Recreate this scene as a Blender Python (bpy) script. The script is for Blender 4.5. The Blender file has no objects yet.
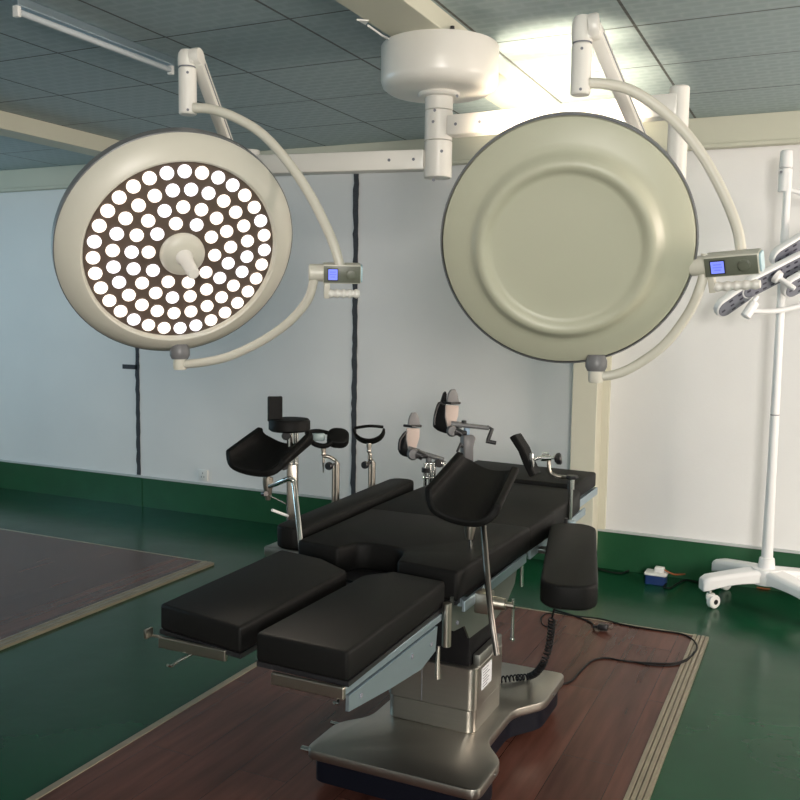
import bpy, bmesh, math, random
from mathutils import Vector, Matrix
random.seed(7)
PI = math.pi
V = Vector
S = bpy.context.scene
COL = S.collection

# ------------------------------------------------------------------ camera
FPX = 900.0
H = 1.55
def nrm(v):
    return V(v).normalized()
_Y = nrm((427, 80, -900))
_W = -nrm((-2002, 116, -900))
_Z = _W.cross(_Y).normalized()
_X = _Y.cross(_Z)
RM = Matrix((_X, _Y, _Z))            # camera-space vector -> world vector
CAM = V((0, 0, H))
cd = bpy.data.cameras.new('camera')
cd.sensor_width = 36.0
cd.lens = 36.0 * FPX / 800.0
cd.clip_start = 0.05
cam = bpy.data.objects.new('camera', cd)
cam.matrix_world = Matrix.Translation(CAM) @ RM.to_4x4()
COL.objects.link(cam)
S.camera = cam

def P(x, y, dep):                     # point seen at (x, y), dep metres in front of the camera
    return CAM + RM @ (V(((x - 400) / FPX, -(y - 400) / FPX, -1)) * dep)
def D(x, y, z):                       # camera-space direction -> world
    return (RM @ V((x, y, z))).normalized()

# ------------------------------------------------------------------ world, exposure, daylight
w = bpy.data.worlds.new('world'); S.world = w
w.use_nodes = True
w.node_tree.nodes['Background'].inputs[0].default_value = (0.55, 0.68, 0.8, 1)
w.node_tree.nodes['Background'].inputs[1].default_value = 0.6
S.view_settings.view_transform = 'Standard'
S.view_settings.look = 'None'
S.view_settings.gamma = 1
S.view_settings.use_curve_mapping = False
S.view_settings.exposure = -0.04

def area(name, loc, aim, sx, sy, power, col):
    l = bpy.data.lights.new(name, 'AREA'); l.shape = 'RECTANGLE'
    l.size = sx; l.size_y = sy; l.energy = power; l.color = col
    o = bpy.data.objects.new(name, l); COL.objects.link(o)
    o.location = loc
    o.rotation_euler = (V(aim) - V(loc)).to_track_quat('-Z', 'Y').to_euler()
    return o
# daylight coming through the three windows (window_1 right, window_2 front, window_3 left)
area('window_light', (2.92, 3.6, 1.6), (-1, 3.9, 1.5), 1.3, 1.3, 128, (1.0, 0.84, 0.72))
area('window_light', (1.2, -2.42, 1.85), (-1.8, 2.5, 1.5), 1.3, 1.1, 285, (1.0, 0.93, 0.86))
area('window_light', (-7.9, 2.6, 1.6), (-2, 2.6, 1.4), 2.3, 1.3, 54, (0.44, 0.80, 1.0))

# ------------------------------------------------------------------ materials
def mat(name, col, rough=0.5, metal=0.0, noise=0.0, nscale=8.0, bump=0.0, bscale=60.0, emis=None, es=0.0, coat=0.0, spec=None, stretch=None):
    m = bpy.data.materials.new(name); m.use_nodes = True
    nt = m.node_tree; b = nt.nodes['Principled BSDF']
    b.inputs['Base Color'].default_value = (*col, 1)
    b.inputs['Roughness'].default_value = rough
    b.inputs['Metallic'].default_value = metal
    b.inputs['Coat Weight'].default_value = coat
    if spec is not None: b.inputs['Specular IOR Level'].default_value = spec
    if emis:
        b.inputs['Emission Color'].default_value = (*emis, 1)
        b.inputs['Emission Strength'].default_value = es
    tc = nt.nodes.new('ShaderNodeTexCoord')
    mp = nt.nodes.new('ShaderNodeMapping')
    nt.links.new(tc.outputs['Object'], mp.inputs[0])
    if stretch: mp.inputs['Scale'].default_value = stretch
    if noise:
        n = nt.nodes.new('ShaderNodeTexNoise'); n.inputs['Scale'].default_value = nscale
        n.inputs['Detail'].default_value = 4
        nt.links.new(mp.outputs[0], n.inputs['Vector'])
        mx = nt.nodes.new('ShaderNodeMix'); mx.data_type = 'RGBA'
        nt.links.new(n.outputs[0], mx.inputs[0])
        mx.inputs[6].default_value = (*[max(0, c * (1 - noise)) for c in col], 1)
        mx.inputs[7].default_value = (*[min(1, c * (1 + noise)) for c in col], 1)
        nt.links.new(mx.outputs[2], b.inputs['Base Color'])
    if bump:
        n2 = nt.nodes.new('ShaderNodeTexNoise'); n2.inputs['Scale'].default_value = bscale
        nt.links.new(mp.outputs[0], n2.inputs['Vector'])
        bp = nt.nodes.new('ShaderNodeBump'); bp.inputs['Strength'].default_value = bump
        bp.inputs['Distance'].default_value = 0.002
        nt.links.new(n2.outputs[0], bp.inputs['Height'])
        nt.links.new(bp.outputs[0], b.inputs['Normal'])
    return m

M = {}
M['white'] = mat('white_enamel', (0.76, 0.74, 0.69), 0.3, noise=0.03)
M['cream'] = mat('cream_enamel', (0.60, 0.58, 0.50), 0.38, noise=0.03)
M['dome'] = mat('lamp_dome_paint', (0.47, 0.47, 0.36), 0.42, metal=0.0, noise=0.03, bump=0.05, bscale=400)
M['shellgrey'] = mat('grey_rim', (0.15, 0.155, 0.16), 0.35)
M['greyplastic'] = mat('grey_plastic', (0.16, 0.16, 0.165), 0.4)
M['leather'] = mat('black_leatherette', (0.007, 0.007, 0.0068), 0.55, noise=0.15, nscale=5, bump=0.25, bscale=500, spec=0.12)
M['rubber'] = mat('black_rubber', (0.006, 0.006, 0.007), 0.5, spec=0.2, bump=0.1)
M['blackplastic'] = mat('black_plastic', (0.015, 0.015, 0.017), 0.35)
M['steel'] = mat('brushed_steel', (0.44, 0.42, 0.38), 0.36, metal=1.0, noise=0.08, nscale=6, stretch=(1, 1, 14))
M['steeldark'] = mat('dull_steel', (0.36, 0.37, 0.35), 0.42, metal=1.0, noise=0.08, nscale=6)
M['chrome'] = mat('chrome', (0.66, 0.65, 0.62), 0.16, metal=1.0)
M['nickel'] = mat('satin_nickel', (0.40, 0.37, 0.32), 0.36, metal=1.0)
M['alu'] = mat('blue_grey_aluminium', (0.36, 0.45, 0.51), 0.4, metal=0.85, noise=0.05)
M['navy'] = mat('dark_blue_base', (0.004, 0.005, 0.010), 0.45, spec=0.2)
M['rod'] = mat('dark_rod_steel', (0.17, 0.155, 0.14), 0.35, metal=1.0)
M['plate_steel'] = mat('green_grey_steel', (0.20, 0.22, 0.20), 0.42, metal=0.9)
M['panel'] = mat('green_grey_panel', (0.13, 0.14, 0.105), 0.4)
M['screen'] = mat('blue_screen', (0.1, 0.12, 0.4), 0.2, emis=(0.22, 0.28, 1.0), es=1.0)
M['screenink'] = mat('screen_text', (0.1, 0.12, 0.4), 0.3, emis=(0.10, 0.14, 0.6), es=0.8)
M['label'] = mat('paper_label', (0.75, 0.77, 0.8), 0.5)
M['ink'] = mat('label_print', (0.18, 0.19, 0.22), 0.6)
M['led'] = mat('led_lens_lit', (1, 0.95, 0.9), 0.2, emis=(1.0, 0.86, 0.74), es=1.3)
M['led2'] = mat('led_lens_cool', (1, 0.95, 0.95), 0.2, emis=(0.95, 0.93, 1.0), es=1.3)
M['plate'] = mat('led_plate', (0.10, 0.075, 0.06), 0.3)
M['blue'] = mat('blue_plastic', (0.012, 0.04, 0.16), 0.4)
M['paper'] = mat('white_plastic', (0.78, 0.78, 0.76), 0.35)
M['orange'] = mat('orange_cable', (0.35, 0.10, 0.03), 0.5)
M['sole'] = mat('boot_sole_pad', (0.62, 0.50, 0.44), 0.6)
M['soletoe'] = mat('boot_toe_grey', (0.26, 0.25, 0.25), 0.6)
M['tealclip'] = mat('pale_teal_strap', (0.30, 0.38, 0.38), 0.4)
M['capsheen'] = mat('cap_daylight_sheen', (0.45, 0.62, 0.68), 0.35)  # light blue daylight reflection put into the end cap's base colour
M['standwhite'] = mat('cool_white_paint', (0.82, 0.83, 0.84), 0.3)
M['bluegrip'] = mat('pale_blue_plastic', (0.30, 0.42, 0.55), 0.4)
M['castor'] = mat('castor_tread', (0.05, 0.04, 0.04), 0.5)
M['castoramber'] = mat('amber_castor', (0.28, 0.12, 0.06), 0.4)
M['beam'] = mat('beam_paint', (0.56, 0.56, 0.46), 0.6, noise=0.05, nscale=3)
M['tube'] = mat('fluorescent_glass', (0.55, 0.60, 0.63), 0.2)
M['crack'] = mat('dark_seam', (0.045, 0.05, 0.06), 0.8, noise=0.5, nscale=60)
M['skirtpaint'] = mat('green_skirting', (0.014, 0.085, 0.035), 0.33, noise=0.25, nscale=5)
M['skirtcap'] = mat('skirting_edge', (0.50, 0.53, 0.53), 0.6)
M['pillar'] = mat('cream_pillar', (0.64, 0.62, 0.51), 0.55, noise=0.04)
M['trim'] = mat('beige_aluminium_trim', (0.27, 0.235, 0.17), 0.4, metal=0.3, noise=0.25, nscale=12)
M['petal'] = mat('grey_led_face', (0.17, 0.18, 0.22), 0.35)
M['dot'] = mat('dark_led', (0.03, 0.03, 0.05), 0.3)
M['glass'] = mat('window_glass', (0.8, 0.85, 0.9), 0.1)

def wallmat():
    m = mat('painted_wall', (0.60, 0.60, 0.60), 0.6)
    nt = m.node_tree; b = nt.nodes['Principled BSDF']
    tc = nt.nodes.new('ShaderNodeTexCoord')
    n = nt.nodes.new('ShaderNodeTexNoise'); n.inputs['Scale'].default_value = 0.9; n.inputs['Detail'].default_value = 6
    nt.links.new(tc.outputs['Object'], n.inputs['Vector'])
    cr = nt.nodes.new('ShaderNodeValToRGB')
    cr.color_ramp.elements[0].position = 0.3; cr.color_ramp.elements[0].color = (0.74, 0.745, 0.75, 1)
    cr.color_ramp.elements[1].position = 0.7; cr.color_ramp.elements[1].color = (0.83, 0.83, 0.825, 1)
    nt.links.new(n.outputs[0], cr.inputs[0]); nt.links.new(cr.outputs[0], b.inputs['Base Color'])
    n2 = nt.nodes.new('ShaderNodeTexNoise'); n2.inputs['Scale'].default_value = 70
    nt.links.new(tc.outputs['Object'], n2.inputs['Vector'])
    bp = nt.nodes.new('ShaderNodeBump'); bp.inputs['Strength'].default_value = 0.15; bp.inputs['Distance'].default_value = 0.003
    nt.links.new(n2.outputs[0], bp.inputs['Height']); nt.links.new(bp.outputs[0], b.inputs['Normal'])
    return m
M['wall'] = wallmat()

def floormat():
    m = mat('green_epoxy', (0.02, 0.09, 0.05), 0.2, spec=0.17)
    nt = m.node_tree; b = nt.nodes['Principled BSDF']
    tc = nt.nodes.new('ShaderNodeTexCoord')
    n = nt.nodes.new('ShaderNodeTexNoise'); n.inputs['Scale'].default_value = 1.3; n.inputs['Detail'].default_value = 8
    nt.links.new(tc.outputs['Object'], n.inputs['Vector'])
    cr = nt.nodes.new('ShaderNodeValToRGB')
    cr.color_ramp.elements[0].position = 0.3; cr.color_ramp.elements[0].color = (0.003, 0.044, 0.018, 1)
    cr.color_ramp.elements[1].position = 0.75; cr.color_ramp.elements[1].color = (0.008, 0.068, 0.030, 1)
    nt.links.new(n.outputs[0], cr.inputs[0]); nt.links.new(cr.outputs[0], b.inputs['Base Color'])
    n2 = nt.nodes.new('ShaderNodeTexNoise'); n2.inputs['Scale'].default_value = 4.0
    nt.links.new(tc.outputs['Object'], n2.inputs['Vector'])
    mr = nt.nodes.new('ShaderNodeMapRange'); mr.inputs['To Min'].default_value = 0.14; mr.inputs['To Max'].default_value = 0.3
    nt.links.new(n2.outputs[0], mr.inputs[0]); nt.links.new(mr.outputs[0], b.inputs['Roughness'])
    n3 = nt.nodes.new('ShaderNodeTexNoise'); n3.inputs['Scale'].default_value = 6
    nt.links.new(tc.outputs['Object'], n3.inputs['Vector'])
    bp = nt.nodes.new('ShaderNodeBump'); bp.inputs['Strength'].default_value = 0.12; bp.inputs['Distance'].default_value = 0.01
    nt.links.new(n3.outputs[0], bp.inputs['Height']); nt.links.new(bp.outputs[0], b.inputs['Normal'])
    return m
M['floor'] = floormat()

def woodmat():
    m = mat('red_brown_laminate', (0.1, 0.04, 0.03), 0.25, spec=0.2)
    nt = m.node_tree; b = nt.nodes['Principled BSDF']
    tc = nt.nodes.new('ShaderNodeTexCoord')
    mp = nt.nodes.new('ShaderNodeMapping'); mp.inputs['Rotation'].default_value = (0, 0, PI / 2)
    nt.links.new(tc.outputs['Object'], mp.inputs[0])
    br = nt.nodes.new('ShaderNodeTexBrick')
    br.inputs['Scale'].default_value = 1.0
    br.inputs['Brick Width'].default_value = 1.2; br.inputs['Row Height'].default_value = 0.19
    br.inputs['Mortar Size'].default_value = 0.0012
    br.inputs['Color1'].default_value = (0.085, 0.034, 0.026, 1)
    br.inputs['Color2'].default_value = (0.125, 0.050, 0.036, 1)
    br.inputs['Mortar'].default_value = (0.03, 0.012, 0.01, 1)
    nt.links.new(mp.outputs[0], br.inputs['Vector'])
    mp2 = nt.nodes.new('ShaderNodeMapping'); mp2.inputs['Scale'].default_value = (9, 0.9, 1)
    nt.links.new(tc.outputs['Object'], mp2.inputs[0])
    n = nt.nodes.new('ShaderNodeTexNoise'); n.inputs['Scale'].default_value = 2.2; n.inputs['Detail'].default_value = 7
    nt.links.new(mp2.outputs[0], n.inputs['Vector'])
    mr = nt.nodes.new('ShaderNodeMapRange'); mr.inputs['From Min'].default_value = 0.25; mr.inputs['From Max'].default_value = 0.75
    mr.inputs['To Min'].default_value = 0.5; mr.inputs['To Max'].default_value = 1.15
    nt.links.new(n.outputs[0], mr.inputs[0])
    mx = nt.nodes.new('ShaderNodeVectorMath'); mx.operation = 'SCALE'
    nt.links.new(br.outputs['Color'], mx.inputs[0]); nt.links.new(mr.outputs[0], mx.inputs['Scale'])
    nt.links.new(mx.outputs[0], b.inputs['Base Color'])
    b.inputs['Roughness'].default_value = 0.27
    return m
M['wood'] = woodmat()

def ceilmat():
    m = mat('ceiling_tiles', (0.3, 0.3, 0.3), 0.5)
    nt = m.node_tree; b = nt.nodes['Principled BSDF']
    tc = nt.nodes.new('ShaderNodeTexCoord')
    sp = nt.nodes.new('ShaderNodeSeparateXYZ'); nt.links.new(tc.outputs['Object'], sp.inputs[0])
    def mth(op, a, bb=None):
        n = nt.nodes.new('ShaderNodeMath'); n.operation = op
        for i, q in enumerate((a, bb)):
            if q is None: continue
            if isinstance(q, (int, float)): n.inputs[i].default_value = q
            else: nt.links.new(q, n.inputs[i])
        return n.outputs[0]
    def line(src, off, sz, wd):
        f = mth('FRACT', mth('DIVIDE', mth('SUBTRACT', src, off), sz))
        return mth('GREATER_THAN', mth('ABSOLUTE', mth('SUBTRACT', f, 0.5)), 0.5 - wd / sz)
    lx = line(sp.outputs[0], -0.725 - 5.93, 0.593, 0.006)
    ly = line(sp.outputs[1], 3.02 - 5.85, 0.585, 0.005)
    lm = mth('MAXIMUM', lx, ly)
    br = nt.nodes.new('ShaderNodeTexBrick'); br.inputs['Scale'].default_value = 1.0
    br.inputs['Brick Width'].default_value = 0.10; br.inputs['Row Height'].default_value = 0.055
    br.inputs['Mortar Size'].default_value = 0.018; br.inputs['Mortar Smooth'].default_value = 1.0
    br.inputs['Color1'].default_value = (0.285, 0.37, 0.39, 1); br.inputs['Color2'].default_value = (0.305, 0.39, 0.41, 1)
    br.inputs['Mortar'].default_value = (0.345, 0.43, 0.45, 1)
    nt.links.new(tc.outputs['Object'], br.inputs['Vector'])
    mx = nt.nodes.new('ShaderNodeMix'); mx.data_type = 'RGBA'
    nt.links.new(lm, mx.inputs[0]); nt.links.new(br.outputs['Color'], mx.inputs[6])
    mx.inputs[7].default_value = (0.05, 0.055, 0.055, 1)
    nt.links.new(mx.outputs[2], b.inputs['Base Color'])
    bp = nt.nodes.new('ShaderNodeBump'); bp.inputs['Strength'].default_value = 0.35; bp.inputs['Distance'].default_value = 0.003
    nt.links.new(br.outputs['Fac'], bp.inputs['Height']); nt.links.new(bp.outputs[0], b.inputs['Normal'])
    return m
M['ceiling'] = ceilmat()

# ------------------------------------------------------------------ mesh helpers
def frame(zdir, up=(0, 0, 1)):
    z = V(zdir).normalized(); u = V(up)
    if abs(z.dot(u.normalized())) > 0.99: u = V((0, 1, 0))
    x = u.cross(z).normalized(); y = z.cross(x)
    return Matrix((x, y, z)).transposed()
def mtx(loc, zdir=(0, 0, 1), up=(0, 0, 1)):
    return Matrix.Translation(V(loc)) @ frame(zdir, up).to_4x4()
def box(bm, c, s, R=None, bev=0.0, seg=2):
    t = bmesh.new(); bmesh.ops.create_cube(t, size=1)
    for v in t.verts: v.co = V((v.co.x * s[0], v.co.y * s[1], v.co.z * s[2]))
    if bev: bmesh.ops.bevel(t, geom=t.edges[:], offset=bev, segments=seg, affect='EDGES', profile=0.5)
    m = Matrix.Translation(V(c)) @ ((R if R else Matrix.Identity(3)).to_4x4())
    t.transform(m); merge(bm, t)
def boxb(bm, x0, x1, y0, y1, z0, z1, bev=0.0):
    box(bm, ((x0 + x1) / 2, (y0 + y1) / 2, (z0 + z1) / 2), (abs(x1 - x0), abs(y1 - y0), abs(z1 - z0)), None, bev)
def merge(bm, t):
    me = bpy.data.meshes.new('tmp'); t.to_mesh(me); t.free(); bm.from_mesh(me); bpy.data.meshes.remove(me)
def lathe(bm, prof, m=None, seg=32, arc=2 * PI):
    t = bmesh.new(); rings = []
    closed = abs(arc - 2 * PI) < 1e-6
    n = seg if closed else seg + 1
    for r, h in prof:
        if r < 1e-6: rings.append([t.verts.new((0, 0, h))])
        else: rings.append([t.verts.new((r * math.cos(arc * i / seg), r * math.sin(arc * i / seg), h)) for i in range(n)])
    for a, b in zip(rings, rings[1:]):
        for i in range(seg):
            j = (i + 1) % n
            if len(a) == 1 and len(b) == 1: continue
            if len(a) == 1: t.faces.new((a[0], b[j], b[i]))
            elif len(b) == 1: t.faces.new((a[i], a[j], b[0]))
            else: t.faces.new((a[i], a[j], b[j], b[i]))
    bmesh.ops.recalc_face_normals(t, faces=t.faces[:])
    if m: t.transform(m)
    merge(bm, t)
def cyl(bm, a, b, r, r2=None, seg=20, bev=0.0):
    a = V(a); b = V(b); L = (b - a).length; r2 = r if r2 is None else r2
    if bev: pr = [(0, 0), (r - bev, 0), (r, bev), (r2, L - bev), (r2 - bev, L), (0, L)]
    else: pr = [(0, 0), (r, 0), (r2, L), (0, L)]
    lathe(bm, pr, mtx(a, b - a), seg)
def smooth_path(pts, n=6):
    pts = [V(p) for p in pts]; out = []
    for i in range(len(pts) - 1):
        p0 = pts[max(i - 1, 0)]; p1 = pts[i]; p2 = pts[i + 1]; p3 = pts[min(i + 2, len(pts) - 1)]
        for k in range(n):
            t = k / n
            out.append(0.5 * ((2 * p1) + (p2 - p0) * t + (2 * p0 - 5 * p1 + 4 * p2 - p3) * t * t + (3 * p1 - p0 - 3 * p2 + p3) * t ** 3))
    out.append(pts[-1]); return out
def tube(bm, pts, r, seg=12, smooth=0, flat=None):
    if smooth: pts = smooth_path(pts, smooth)
    pts = [V(p) for p in pts]; t = bmesh.new(); rings = []
    tan = [(pts[min(i + 1, len(pts) - 1)] - pts[max(i - 1, 0)]).normalized() for i in range(len(pts))]
    u = V((0, 0, 1)) if abs(tan[0].z) < 0.9 else V((1, 0, 0))
    u = (u - tan[0] * u.dot(tan[0])).normalized()
    for i, p in enumerate(pts):
        u = (u - tan[i] * u.dot(tan[i])).normalized(); v = tan[i].cross(u)
        rr = r(i / (len(pts) - 1)) if callable(r) else r
        rings.append([t.verts.new(p + (u * math.cos(2 * PI * k / seg) + v * math.sin(2 * PI * k / seg)) * rr) for k in range(seg)])
    for a, b in zip(rings, rings[1:]):
        for k in range(seg):
            t.faces.new((a[k], a[(k + 1) % seg], b[(k + 1) % seg], b[k]))
    t.faces.new(rings[0][::-1]); t.faces.new(rings[-1])
    bmesh.ops.recalc_face_normals(t, faces=t.faces[:])
    merge(bm, t)
def prism(bm, poly, z0, z1, m=None, bev=0.0, seg=3, vert_only=False):
    t = bmesh.new(); lo = [t.verts.new((x, y, z0)) for x, y in poly]; hi = [t.verts.new((x, y, z1)) for x, y in poly]
    n = len(poly); t.faces.new(lo[::-1]); t.faces.new(hi)
    for i in range(n): t.faces.new((lo[i], lo[(i + 1) % n], hi[(i + 1) % n], hi[i]))
    bmesh.ops.recalc_face_normals(t, faces=t.faces[:])
    if bev: bmesh.ops.bevel(t, geom=t.edges[:], offset=bev, segments=seg, affect='EDGES', profile=0.5)
    if m: t.transform(m)
    merge(bm, t)
def slab(bm, pts, thick, nvec, bev=0.0):       # 3D polygon given a thickness along nvec
    t = bmesh.new(); nvec = V(nvec).normalized() * thick
    a = [t.verts.new(V(p)) for p in pts]; b = [t.verts.new(V(p) + nvec) for p in pts]; n = len(a)
    t.faces.new(a); t.faces.new(b[::-1])
    for i in range(n): t.faces.new((a[i], b[i], b[(i + 1) % n], a[(i + 1) % n]))
    bmesh.ops.recalc_face_normals(t, faces=t.faces[:])
    if bev: bmesh.ops.bevel(t, geom=t.edges[:], offset=bev, segments=2, affect='EDGES', profile=0.5)
    merge(bm, t)
def rrect(w_, h_, r, n=5, cx=0, cy=0):
    out = []
    for sx, sy, a0 in ((1, 1, 0), (-1, 1, PI / 2), (-1, -1, PI), (1, -1, 3 * PI / 2)):
        for k in range(n + 1):
            a = a0 + PI / 2 * k / n
            out.append((cx + sx * (w_ / 2 - r) + r * math.cos(a), cy + sy * (h_ / 2 - r) + r * math.sin(a)))
    return out
def obj(name, bm, m, parent=None, smooth=True, bev=0.0, sub=0):
    me = bpy.data.meshes.new(name)
    if isinstance(bm, bmesh.types.BMesh): bm.to_mesh(me); bm.free()
    me.materials.append(M[m] if isinstance(m, str) else m)
    o = bpy.data.objects.new(name, me); COL.objects.link(o)
    # put the origin at the mesh's own centre
    if me.vertices:
        cs = [v.co for v in me.vertices]
        c = V(((min(p.x for p in cs) + max(p.x for p in cs)) / 2, (min(p.y for p in cs) + max(p.y for p in cs)) / 2, min(p.z for p in cs)))
        if not name.startswith(('ceiling', 'floor', 'wall', 'wood')):
            me.transform(Matrix.Translation(-c)); o['w'] = list(c); wl = c
        else: wl = V((0, 0, 0)); o['w'] = [0, 0, 0]
    else: wl = V((0, 0, 0)); o['w'] = [0, 0, 0]
    if parent:
        o.parent = parent; o.location = wl - V(parent['w'])
    else: o.location = wl
    if smooth:
        for p in me.polygons: p.use_smooth = True
        me.set_sharp_from_angle(angle=math.radians(38))
    if bev:
        b = o.modifiers.new('bevel', 'BEVEL'); b.width = bev; b.segments = 2; b.limit_method = 'ANGLE'
    if sub:
        s = o.modifiers.new('sub', 'SUBSURF'); s.levels = sub; s.render_levels = sub
    return o
def thing(name, label, cat, loc=(0, 0, 0), group=None):
    o = bpy.data.objects.new(name, None); COL.objects.link(o); o.location = loc
    o.empty_display_size = 0.1; o['w'] = list(loc); o['label'] = label; o['category'] = cat
    if group: o['group'] = group
    return o
def tag(o, label, cat, group=None):
    o['label'] = label; o['category'] = cat
    if group: o['group'] = group
    return o
def struct(name, bm, m, parent=None, **k):
    o = obj(name, bm, m, parent, **k)
    if not parent: o['kind'] = 'structure'
    return o
def B(): return bmesh.new()

# ------------------------------------------------------------------ the room
CZ = 2.66; WY = 5.49; XL = -8.0; XR = 3.0; YF = -2.5
b = B(); boxb(b, XL, XR, YF, WY, -0.1, 0); struct('floor', b, 'floor', smooth=False)
b = B(); boxb(b, XL, XR, YF, WY, CZ, CZ + 0.1); struct('ceiling', b, 'ceiling', smooth=False)
b = B(); boxb(b, XL - 0.1, XR + 0.1, WY, WY + 0.1, -0.1, CZ + 0.1); struct('wall_back', b, 'wall', smooth=False)
def wall_with_window(name, axis, pos, a0, a1, wa0, wa1, z0, z1, n):
    b = B(); t = 0.1
    def bb(u0, u1, p, q):
        if axis == 'x': boxb(b, pos, pos + t * (1 if pos > 0 else -1), u0, u1, p, q)
        else: boxb(b, u0, u1, pos - t, pos, p, q)
    bb(a0, wa0, -0.1, CZ + 0.1); bb(wa1, a1, -0.1, CZ + 0.1); bb(wa0, wa1, -0.1, z0); bb(wa0, wa1, z1, CZ + 0.1)
    struct(name, b, 'wall', smooth=False)
    f = B(); g = B()
    def fb(bm, u0, u1, p, q, d):
        if axis == 'x':
            s = 1 if pos > 0 else -1
            boxb(bm, pos + s * 0.03, pos + s * (0.03 + d), u0, u1, p, q)
        else: boxb(bm, u0, u1, pos - 0.03 - d, pos - 0.03, p, q)
    e = 0.05
    fb(f, wa0, wa1, z0, z0 + e, 0.05); fb(f, wa0, wa1, z1 - e, z1, 0.05); fb(f, wa0, wa0 + e, z0, z1, 0.05); fb(f, wa1 - e, wa1, z0, z1, 0.05)
    mid = (wa0 + wa1) / 2; fb(f, mid - 0.025, mid + 0.025, z0, z1, 0.05)
    fb(g, wa0 + e, wa1 - e, z0 + e, z1 - e, 0.006)
    w_ = struct('window_%d' % n, f, 'paper', smooth=False)
    obj('pane', g, 'glass', w_, smooth=False)
wall_with_window('wall_right', 'x', XR, YF, WY, 2.9, 4.3, 0.9, 2.3, 1)
wall_with_window('wall_front', 'y', YF, XL, XR, 0.3, 2.1, 1.2, 2.5, 2)
wall_with_window('wall_left', 'x', XL, YF, WY, 1.4, 3.8, 0.9, 2.3, 3)

# green skirting along the back wall, pale edge line over it
b = B(); boxb(b, XL, XR, WY - 0.012, WY, 0, 0.232); struct('baseboard_back', b, 'skirtpaint', smooth=False)
b = B(); boxb(b, XL, XR, WY - 0.02, WY, 0.232, 0.246); struct('trim_1', b, 'skirtcap', smooth=False)
# pipe-like joint in the skirting at the left
b = B(); boxb(b, -4.87, -4.82, WY - 0.018, WY - 0.012, 0, 0.232); struct('trim_2', b, 'skirtpaint', smooth=False)
# beam on the back wall, running along the ceiling
b = B(); boxb(b, XL, XR, 5.35, WY, 2.505, CZ)
boxb(b, XL, XR, 5.338, 5.352, 2.49, 2.512)
struct('trim_3', b, 'beam', smooth=False, bev=0.003)
# ceiling beams towards the back wall
b = B(); boxb(b, -1.545, -1.332, YF, 5.35, 2.588, CZ); struct('trim_4', b, 'beam', smooth=False, bev=0.003)
b = B(); boxb(b, -4.46, -4.28, YF, 5.35, 2.56, CZ); struct('trim_5', b, 'beam', smooth=False, bev=0.003)
# pillar
b = B(); boxb(b, -1.364, -1.213, 5.33, WY, 0, 2.5); struct('trim_6', b, 'pillar', smooth=False, bev=0.004)
# panel moulding right of the pillar
b = B(); boxb(b, -1.213, -1.168, WY - 0.03, WY, 0.246, 2.5); struct('trim_7', b, 'pillar', smooth=False)
# vertical dark seams in the wall with ragged paint
def seam(x, z0, z1, n, notch=None):
    b = B(); rnd = random.Random(n); L = []; R_ = []
    k = 60
    for i in range(k + 1):
        z = z0 + (z1 - z0) * i / k
        L.append((x - 0.015 - rnd.random() * 0.010, z)); R_.append((x + 0.015 + rnd.random() * 0.005, z))
    t = b
    f = [t.verts.new((p[0], WY - 0.005, p[1])) for p in L]; g = [t.verts.new((p[0], WY - 0.005, p[1])) for p in R_]
    f2 = [t.verts.new((p[0], WY, p[1])) for p in L]; g2 = [t.verts.new((p[0], WY, p[1])) for p in R_]
    for i in range(k):
        t.faces.new((f[i], g[i], g[i + 1], f[i + 1])); t.faces.new((f2[i], f[i], f[i + 1], f2[i + 1])); t.faces.new((g[i], g2[i], g2[i + 1], g[i + 1]))
    if notch: boxb(b, x - 0.15, x, WY - 0.005, WY, notch, notch + 0.035)
    struct('trim_%d' % n, b, 'crack', smooth=False)
seam(-2.935, 0.25, 2.50, 8)
seam(-4.86, 0.25, 2.50, 9, 1.085)

# ------------------------------------------------------------------ laminate floor panels
def panel(label, x0, x1, y0, y1, wr, wl):
    t = thing('wooden_floor_panel', label, 'floor panel', ((x0 + x1) / 2, (y0 + y1) / 2, 0), 'laminate floor panels on the green floor')
    b = B(); boxb(b, x0 + wl, x1 - wr, y0, y1 - 0.015, 0, 0.014); obj('wood_board', b, 'wood', t, smooth=False)
    b = B()
    q = wr / 4
    for i in range(4): boxb(b, x1 - wr + i * q, x1 - wr + (i + 1) * q - 0.003, y0, y1, 0, 0.018 - 0.002 * (i % 2), 0.001)
    obj('edge_strip', b, 'trim', t, smooth=False)
    b = B(); boxb(b, x0, x0 + wl, y0, y1, 0, 0.017, 0.002); obj('edge_strip', b, 'trim', t, smooth=False)
    b = B(); boxb(b, x0 + wl, x1 - wr, y1 - 0.015, y1, 0, 0.016, 0.002); obj('edge_strip', b, 'trim', t, smooth=False)
    return t
panel('red-brown laminate floor panel with beige metal edging under the operating table', -2.19, -0.43, -1.0, 4.47, 0.075, 0.03)
panel('red-brown laminate floor panel with beige edging on the green floor at far left', -6.3, -3.31, -1.0, 4.40, 0.075, 0.03)

# ------------------------------------------------------------------ fluorescent tube, sockets, conduit
t = thing('fluorescent_light', 'unlit fluorescent tube fitting under the ceiling at upper left', 'ceiling light', (-2.68, 2.85, 2.59))
b = B(); boxb(b, -2.70, -2.668, 2.42, 3.28, 2.625, CZ, 0.004); obj('housing', b, 'alu', t, smooth=False)
b = B(); cyl(b, (-2.685, 2.44, 2.608), (-2.685, 3.26, 2.608), 0.012); obj('tube', b, 'tube', t)
for y in (2.43, 3.27):
    b = B(); box(b, (-2.685, y, 2.61), (0.028, 0.018, 0.045), None, 0.004); obj('tube_holder', b, 'paper', t)

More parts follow.
